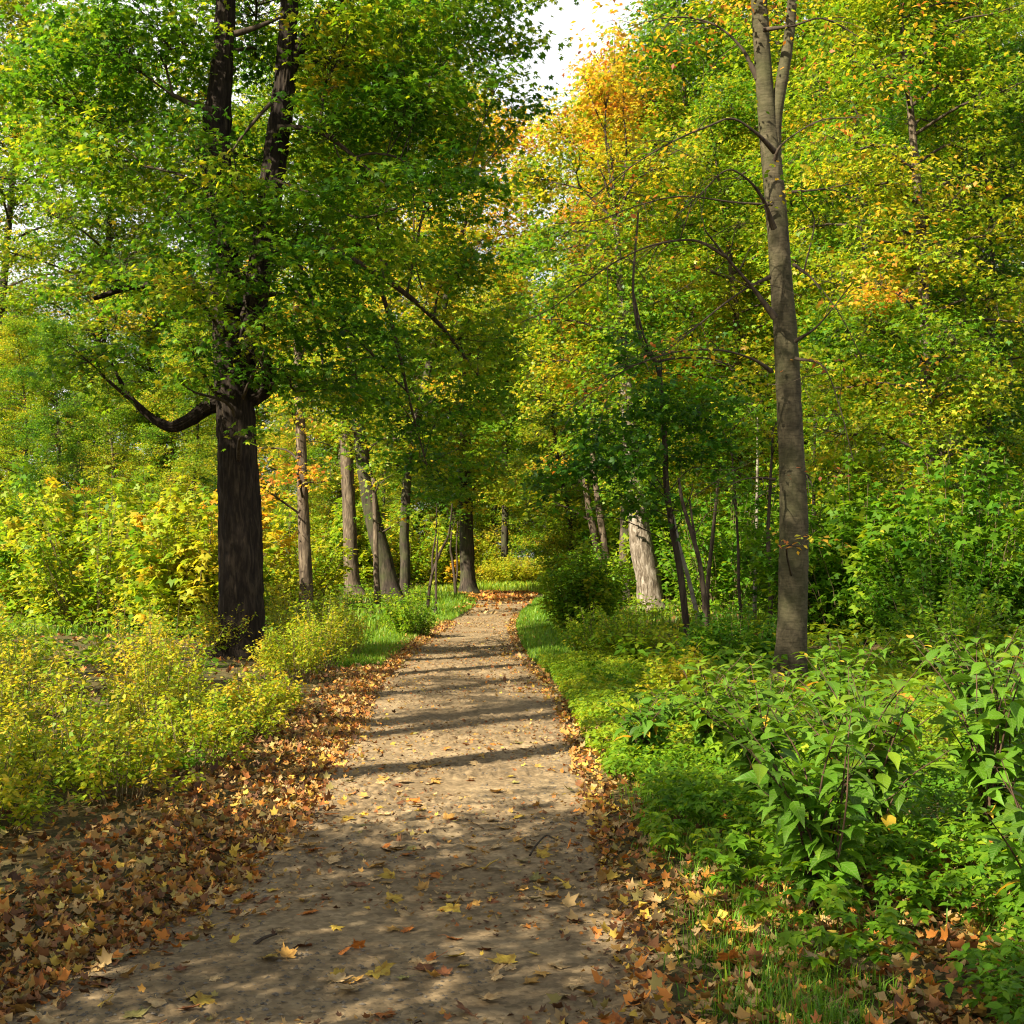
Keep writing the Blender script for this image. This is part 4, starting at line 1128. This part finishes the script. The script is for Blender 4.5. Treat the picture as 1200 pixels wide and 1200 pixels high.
# --- right side trunks
crown_tree('dead_trunk_tree', 'thick pale trunk with stripped peeling bark, leaning left of the grey tree', [(765, 722, 33), (762, 700, 30), (758, 670, 29), (752, 640, 27), (748, 610, 24), (742, 560, 20), (736, 480, 15), (730, 380, 10), (722, 260, 6)], 34.5,
           [(735, 420, 34, 60, 50, 2), (690, 360, 35, 60, 50, 2), (770, 350, 34, 60, 50, 2), (720, 260, 35, 70, 60, 2.2), (680, 180, 35, 40, 50, 1.6), (730, 120, 35.5, 60, 50, 2), (720, 70, 35.5, 46, 34, 1.6), (770, 190, 35, 60, 50, 2), (655, 150, 35, 36, 40, 1.4, 3), (630, 205, 36, 34, 46, 1.4, 3), (628, 285, 37, 34, 44, 1.4, 3), (690, 105, 35, 36, 34, 1.4, 2.5), (700, 310, 34, 60, 40, 2), (740, 560, 33.5, 44, 30, 1.0, 1.5), (760, 590, 33.6, 26, 14, .7, 1.5), (735, 470, 33.3, 50, 40, 1.0, 1.4), (730, 380, 33.3, 40, 40, 1.0, 1.4), (650, 290, 35, 30, 40, 1.4), (640, 370, 35, 34, 40, 1.5), (740, 500, 34.5, 40, 24, 1.2)],
           'pale_bark', 31, .45, leaf=dict(size=.105, tclump=np.array([-.08, -.04, -.06, .04, .12, .22, .28, .12, .14, .05, -.06, .24, .0, -.06, -.08, -.04, -.02, -.08, -.08, -.1])), flare=.15, furrow=.03, dens=7.5)
crown_tree('twin_trunk_tree', 'pale thin trunk crossing a darker one, right of the path behind the green bush', [(716, 716, 10), (714, 690, 9), (710, 650, 8.5), (704, 610, 8), (699, 575, 7), (692, 510, 6), (684, 440, 4)], 38.0,
           [(690, 500, 37.5, 50, 40, 1.8), (650, 470, 38, 50, 40, 1.8), (655, 545, 37, 30, 16, 1, 1.4), (640, 420, 38.5, 50, 40, 1.8), (700, 430, 38, 50, 40, 1.8), (640, 590, 37.5, 40, 26, 1.4)],
           'brown_bark', 32, .50, leaf=dict(size=.10, tclump=np.array([-.1, .02, .18, .04, 0, -.05])), more=[[(701, 712, 10), (704, 670, 9), (697, 630, 9), (690, 595, 8), (684, 550, 6)]], furrow=.005, flare=.1)
crown_tree('dark_tree', 'dark straight trunk half hidden between the forked pale one and the damaged one', [(735, 706, 11), (735, 670, 10), (734, 620, 9), (733, 560, 8), (730, 460, 6)], 42.0,
           [(735, 580, 41, 40, 30, 1.6), (770, 560, 41, 40, 40, 1.6), (720, 520, 42, 50, 40, 1.8), (790, 480, 42, 50, 50, 2)], 'dark_bark', 33, .33, leaf=dict(size=.11))
crown_tree('sapling', 'tall thin black sapling rising through dark green leaves right of the path', [(807, 762, 8.5), (803, 720, 8), (797, 670, 8), (788, 620, 7.5), (781, 570, 7), (779, 520, 6.5), (776, 470, 5.5), (770, 428, 5), (752, 400, 4), (742, 340, 3), (748, 250, 2)], 22.5,
           [(690, 545, 21.6, 50, 24, .9), (650, 570, 22, 40, 20, .8, .8), (740, 540, 21.8, 50, 30, 1.0), (800, 500, 22.2, 46, 34, 1.0), (760, 470, 22, 60, 30, 1.0), (830, 540, 22.3, 40, 26, .9), (700, 500, 22, 50, 22, .9), (750, 590, 22, 40, 20, .8), (840, 470, 22.5, 36, 30, .8), (740, 410, 22, 50, 24, .8, .7), (800, 590, 22, 26, 18, .6), (690, 600, 22, 30, 16, .6, .8)],
           'twig', 34, .25, leaf=dict(size=.105, tmpl=MAPLE3, n_per=16, rad=.38, thick=.07, ts_s=.06), furrow=.003, flare=.1, dens=22, br=.012, tw=.004,
           extra=[[(770, 428, 4), (755, 395, 3), (748, 370, 3), (742, 340, 2)], [(768, 425, 4), (790, 420, 3), (830, 420, 2), (860, 430, 1.5)]])
crown_tree('sapling', 'thin dark sapling leaning left, just right of the tall black one', [(832, 775, 6.5), (828, 735, 6), (824, 690, 6), (819, 655, 5.5), (809, 620, 5), (800, 590, 4), (795, 560, 3)], 20.5,
           [(800, 560, 20.5, 36, 24, .7), (850, 590, 20.5, 36, 24, .7), (870, 540, 20.8, 36, 30, .8)], 'twig', 35, .30, leaf=dict(size=.07, tmpl=DIAM, rad=.3, n_per=14), furrow=.003, flare=.1, dens=12, br=.01, tw=.004,
           more=[[(816, 645, 4), (812, 615, 3), (808, 585, 2)]])
crown_tree('sapling', 'thin pale sapling slanting between the two dark ones', [(824, 745, 6), (816, 715, 5.5), (806, 675, 5), (796, 640, 4.5), (788, 600, 3)], 25.0, [(790, 590, 25, 24, 20, .6)], 'birch_bark', 36, .36, leaf=dict(size=.08), furrow=.002, flare=.1)
crown_tree('sapling', 'pale slim stem rising straight behind the two dark saplings', [(830, 735, 5), (829, 690, 5), (834, 640, 4.5), (838, 600, 4), (842, 560, 3)], 28.0, [(842, 560, 28, 30, 26, .8)], 'brown_bark', 37, .36, leaf=dict(size=.09), furrow=.002, flare=.1)
# --- thin pale stems in the shade at the right
rng = np.random.default_rng(77)
for (u, v, w, du, Y, bk, lb) in [
    (884, 728, 5, 4, 29, 'birch_bark', 'thin white stem left of the smooth grey trunk, in the shade'),
    (870, 745, 4, -14, 26, 'twig', 'thin black stem leaning left beside the thin white one'),
    (902, 742, 6, 4, 25, 'twig', 'dark crooked stem almost touching the smooth grey trunk on its left'),
    (952, 720, 6, 3, 30, 'twig', 'dark stem in the undergrowth right of the smooth grey trunk'),
    (969, 712, 8, 2, 34, 'dark_bark', 'thicker dark trunk deep in the shade right of the smooth grey trunk'),
    (984, 705, 4, -3, 36, 'birch_bark', 'slender pale stem deep in the shade at the right edge'),
    (864, 706, 6, 3, 38, 'dark_bark', 'dark far trunk seen between the saplings and the smooth grey trunk')]:
    top = (u + du, v - 240, w * .4)
    crown_tree('slender_tree', lb, [(u, v, w), (u + du * .3, v - 60, w * .9), (u + du * .5 + rng.normal(0, 2), v - 120, w * .75), top], Y,
               [(u + du + rng.normal(0, 12), v - 240, Y, 44, 36, 1.2), (u + du + rng.normal(0, 20), v - 170, Y + .5, 36, 26, 1.0), (u + rng.normal(0, 24), v - 310, Y, 46, 44, 1.2)], bk, int(600 + u), .40,
               leaf=dict(size=.095, tclump=.12), furrow=.003, flare=.1, dens=10)

# --- full trees of the wood behind: four kinds, each copied with its own trunk and crown
def wood_tree(name, label, H, rad, low, tm, bark, seed, size=.115, nc=58, r0=.22, lean=.4, dens=6.5, gap=.38):
    g = np.random.default_rng(seed)
    L = []
    for i in range(nc):
        h = low + (H - low) * (i + .5) / nc
        q = rad * math.sqrt(max(.05, math.sin(math.pi * min(.98, .12 + .88 * (h - low) / (H - low)))))
        a = i * 2.4 + g.normal(0, .3); rr = q * g.uniform(.25, .8)
        L.append((np.array([math.cos(a) * rr, math.sin(a) * rr, h]), np.array([1.3, 1.3, .75]) * g.uniform(.8, 1.25) * rad / 3.4, 1.0))
    tr = np.array([[0, 0, -.1, r0 * 1.1], [g.normal(0, .1), g.normal(0, .1), H * .2, r0 * .85], [g.normal(0, lean), g.normal(0, lean), H * .55, r0 * .6], [g.normal(0, lean), g.normal(0, lean), H * .93, r0 * .12]])
    return make_tree(name, label, 'tree', (0, 0, 0), [tr], L, bark, leaf=dict(tmpl=MAPLE3, size=size, n_per=18, rad=.60, thick=.10, tm=tm, ts_s=.08, ts_l=.06, tclump=.07),
                     wood_kw=dict(flare=.3, furrow=.015, sides=18, seg=.2), seed=seed, dens=dens, gap=gap, gs=1.3, br=.05, tw=.010)

KINDS_ = dict(green=('green_tree', 25, 4.2, 3.2, .34, 'brown_bark', 801), yellow=('yellow_tree', 21, 4.0, 1.8, .47, 'brown_bark', 802),
              lime=('lime_tree', 24, 4.2, 1.6, .455, 'dark_bark', 803), dark=('dark_tree', 24, 4.0, 2.2, .27, 'dark_bark', 804), gold=('golden_tree', 20, 3.2, 6.0, .70, 'brown_bark', 805))
PRO = {}
def plant(kind, x, y, s, label, group=None, rz=None):
    nm, H, rad, low, tm, bark, sd = KINDS_[kind][:7]
    kw = KINDS_[kind][7] if len(KINDS_[kind]) > 7 else {}
    g = np.random.default_rng(int(abs(x * 131 + y * 17)) + 3)
    rz = g.uniform(0, 6.28) if rz is None else rz
    if kind not in PRO:
        r = wood_tree(nm, label, H, rad, low, tm, bark, sd, **kw)
        r.location = (x, y, gh(x, y) - .03); r.rotation_euler = (0, 0, rz); r.scale = (s, s, s)
        if group: r['group'] = group
        PRO[kind] = r
        return r
    return dup(PRO[kind], (x, y, gh(x, y) - .03), rz, (s, s, s), label, group, nm)

def at(u, Y): return (u - 600) / F * Y
# (kind, photo column, depth, scale, label)
for k, u, Y, s, lb in [
    ('gold', 730, 47, 1.0, 'golden crowned tree whose top glows against the sky gap'),
    ('lime', 665, 54, .55, 'lime green tree right of the sky gap, over the path side bush'),
    ('yellow', 640, 70, .7, 'yellow green tree straight behind the far bend of the path'),
    ('lime', 580, 78, .75, 'small lime tree behind the inside of the path bend'),
    ('green', 805, 45, .95, 'broad green tree between the damaged pale trunk and the smooth grey tree'),
    ('yellow', 860, 38, .75, 'yellow tinted tree behind the thin black saplings'),
    ('lime', 940, 42, 1.0, 'leafy lime tree straight behind the smooth grey trunk'),
    ('lime', 1030, 34, .9, 'lime leaved tree right of the smooth grey tree, in deep shade'),
    ('lime', 980, 56, 1.0, 'lime tinted tree glimpsed right behind the smooth grey tree'),
    ('lime', 340, 62, .38, 'lime yellow tree behind the slim brown trunk on the left'),
    ('yellow', 255, 48, .45, 'small yellow green tree right behind the dark maple trunk'),
    ('lime', 215, 40, .36, 'small lime green tree seen left of the dark maple trunk'),
    ('lime', 450, 74, .5, 'yellow green tree behind the leaning dark trunk'),
    ('yellow', 395, 80, .95, 'yellow green tree behind the tall straight brown trunk'),
    ('lime', 520, 86, 1.0, 'tall lime tree far behind the crooked sapling'),
    ('green', 690, 76, .9, 'green tree far behind the forked pale trunk'),
    ('lime', 760, 66, 1.0, 'lime tree far behind the damaged pale trunk'),
    ('green', 1100, 48, 1.0, 'green tree toward the right end of the wood, beyond the shaded stems'),
    ('yellow', 1180, 40, .8, 'yellow green tree at the right end of the wood'),
    ('dark', 1140, 28, .6, 'dark tree standing nearest the camera at the right end of the wood'),
    ('yellow', 1085, 25, .7, 'yellow leaved tree whose crown hangs in over the broad leaved shrubs at the right'),
    ('green', 880, 58, 1.05, 'tall green tree behind the thin white stem'),
    ('yellow', 130, 62, .5, 'yellow green tree at the left end of the wood, behind the sunlit shrubs'),
    ('green', 60, 46, .40, 'small green tree at the left end of the wood, beyond the maple boughs'),
    ('lime', 20, 70, .6, 'lime tree farthest out at the left end of the wood')]:
    plant(k, at(u, Y), Y, s, lb)

# --- the far wood: trees one cannot tell apart
rng = np.random.default_rng(99)
FL = {'green': 'green tree in the far wood that closes the view', 'yellow': 'yellow green tree in the far wood that closes the view', 'lime': 'lime green tree in the far wood that closes the view', 'dark': 'dark tree in the far wood that closes the view'}
for row, (Y, n) in enumerate([(88, 13), (104, 13), (124, 14)]):
    for i in range(n):
        u = -60 + 1320 * (i + rng.uniform(.2, .8)) / n
        k = ['green', 'yellow', 'lime', 'dark'][int(rng.choice(4, p=[.25, .25, .35, .15]))]
        y = Y + rng.uniform(-6, 6)
        s = rng.uniform(.9, 1.25)
        if 560 < u < 700: s *= .85
        elif row == 0: s *= 1.45
        plant(k, at(u, y), y, s, FL[k], k + ' trees of the far wood')

# --- thickets that close the wood near the ground
th = None
TL = []
for i, (u, Y, s, t) in enumerate([(225, 24, 1.0, .54), (262, 27, .9, .56), (250, 33, 1.3, .62), (340, 37, 1.2, .54), (180, 30, 1.3, .52), (120, 26, 1.2, .5), (395, 58, 1.5, .5), (470, 60, 1.5, .52), (60, 30, 1.3, .5), (20, 40, 1.5, .5),
                                  (740, 52, 1.6, .42), (690, 56, 1.6, .45), (800, 40, 1.4, .38), (850, 33, 1.3, .34), (905, 36, 1.4, .34), (960, 27, 1.3, .33), (1000, 22, 1.1, .36), (1060, 26, 1.3, .34), (1120, 20, 1.1, .36), (1180, 24, 1.2, .38),
                                  (520, 66, 1.3, .55), (560, 72, 1.1, .56)]):
    TL.append((u, Y, s, t))
WHERE = ['yellow green thicket left of the dark maple trunk', 'yellow green thicket right behind the dark maple trunk', 'golden thicket farther behind the dark maple trunk', 'lime thicket behind the slim brown trunk',
         'lime thicket at the left, over the sunlit shrub row', 'green thicket farther out at the left over the shrub row', 'green thicket between the tall straight trunk and the meadow', 'lime thicket behind the leaning dark trunk', 'thicket second from the left end of the wood', 'thicket at the left end of the wood',
         'green thicket behind the damaged pale trunk', 'lime thicket behind the forked pale trunk', 'green thicket behind the thin black saplings', 'dark green thicket left of the smooth grey trunk', 'dark thicket straight behind the smooth grey trunk', 'dark green thicket right of the smooth grey trunk', 'green thicket at the right edge over the broad leaved shrubs', 'shaded thicket toward the right end of the wood', 'near thicket at the right end of the bank', 'thicket at the right end of the wood',
         'lime thicket behind the crooked sapling', 'lime thicket behind the trunk at the bend']
for i, (u, Y, s, t) in enumerate(TL):
    bush('thicket', WHERE[i], (at(u, Y), Y), (1.6 * s, 1.3 * s), 2.5 * s, 70, 5200, .10 * math.sqrt(s) * (1 + Y / 80), t, .07, 700 + i, low=.08, tri=.12, tmpl=DIAM if i % 2 else MAPLE3, cat='thicket', r0=.012)

# ------------------------------------------------------------------ trees out of view to the left: they shade the path
SUN_EL, SUN_AZ = R(37), R(40)               # light comes from the left and a little from behind
SH = [(-5.7, 1.6, 'airy', 1.0), (-3.9, .0, 'airy', .8), (-6.8, 2.6, 'airy', .8), (-7.2, 4.7, 'tall', 1.0), (-11.2, 13.2, 'gold', .5), (-10.6, 7.4, 'tall', .9), (-9.7, 5.5, 'tall', 1.05), (-9.2, 12.8, 'tall', .95), (-10.4, 4.1, 'tall', 1.0), (-9.9, 9.6, 'tall', 1.05)]
KINDS_['airy'] = ('small_tree', 6.8, 2.5, 2.2, .45, 'brown_bark', 807, dict(dens=11, gap=.41, nc=19, size=.10, r0=.12))
KINDS_['tall'] = ('tall_tree', 16, 2.4, 10.0, .40, 'brown_bark', 806, dict(dens=4, gap=.45, nc=24, r0=.30))
for i, (x, y, k, s) in enumerate(SH):
    plant(k, x, y, s, 'tree standing left of the view, shading the near path', 'trees left of the view')

# ================================================================== LIGHT, SKY, CAMERA
w = bpy.data.worlds.new('World'); SC.world = w; w.use_nodes = True
nt = w.node_tree; bg = nt.nodes['Background']
sky = nt.nodes.new('ShaderNodeTexSky'); sky.sky_type = 'NISHITA'; sky.sun_disc = False
sky.sun_elevation = SUN_EL; sky.air_density = 1.2; sky.dust_density = 3.0; sky.ozone_density = 1.0
dirv = Vector((math.cos(SUN_AZ) * math.cos(SUN_EL), math.sin(SUN_AZ) * math.cos(SUN_EL), -math.sin(SUN_EL)))   # the way light travels
sx, sy = -dirv.x, -dirv.y
sky.sun_rotation = math.atan2(sx, sy)
wtc = nt.nodes.new('ShaderNodeTexCoord'); wn = nt.nodes.new('ShaderNodeTexNoise'); wn.inputs['Scale'].default_value = 2.2; wn.inputs['Detail'].default_value = 6
nt.links.new(wtc.outputs['Generated'], wn.inputs['Vector'])
wr = nt.nodes.new('ShaderNodeMapRange'); wr.inputs[1].default_value = .25; wr.inputs[2].default_value = .55; wr.inputs[3].default_value = .45; wr.inputs[4].default_value = 1.0
nt.links.new(wn.outputs['Fac'], wr.inputs[0])
wm = nt.nodes.new('ShaderNodeMix'); wm.data_type = 'RGBA'      # thin bright cloud over the blue
wsp = nt.nodes.new('ShaderNodeSeparateXYZ'); nt.links.new(wtc.outputs['Generated'], wsp.inputs[0])
wz = nt.nodes.new('ShaderNodeMapRange'); wz.inputs[1].default_value = .45; wz.inputs[2].default_value = .75; wz.inputs[3].default_value = 1; wz.inputs[4].default_value = .05
nt.links.new(wsp.outputs[2], wz.inputs[0])
wf = nt.nodes.new('ShaderNodeMath'); wf.operation = 'MULTIPLY'; nt.links.new(wr.outputs[0], wf.inputs[0]); nt.links.new(wz.outputs[0], wf.inputs[1])
nt.links.new(wf.outputs[0], wm.inputs[0]); nt.links.new(sky.outputs[0], wm.inputs[6]); wm.inputs[7].default_value = (8.5, 8.5, 8.4, 1)
nt.links.new(wm.outputs[2], bg.inputs[0]); bg.inputs[1].default_value = .05
sl = bpy.data.lights.new('sun', 'SUN'); sl.energy = 5.0; sl.angle = R(.5); sl.color = (1.0, .90, .72)
so = bpy.data.objects.new('sun', sl); COL.objects.link(so)
so.rotation_euler = dirv.to_track_quat('-Z', 'Y').to_euler(); so.location = (-20, -10, 30)

cam = bpy.data.cameras.new('camera'); co = bpy.data.objects.new('camera', cam); COL.objects.link(co)
cam.sensor_width = 36; cam.sensor_fit = 'HORIZONTAL'; cam.lens = F / 1200 * 36
co.location = (0, 0, CAMH); co.rotation_euler = (R(90) + TH, 0, 0)
cam.clip_start = .05; cam.clip_end = 3000
SC.camera = co
SC.view_settings.view_transform = 'Standard'; SC.view_settings.look = 'None'; SC.view_settings.gamma = 1; SC.view_settings.exposure = 1.72
SC.view_settings.use_curve_mapping = False
SC.render.engine = 'CYCLES'
c = SC.cycles
c.max_bounces = 7; c.diffuse_bounces = 4; c.glossy_bounces = 2; c.transmission_bounces = 4; c.transparent_max_bounces = 4
c.sample_clamp_indirect = 6; c.caustics_reflective = False; c.caustics_refractive = False
c.use_denoising = True; c.pixel_filter_type = 'BLACKMAN_HARRIS'; c.filter_width = 1.15
try:
    c.denoiser = 'OPENIMAGEDENOISE'; c.denoising_input_passes = 'RGB_ALBEDO_NORMAL'
except Exception: pass
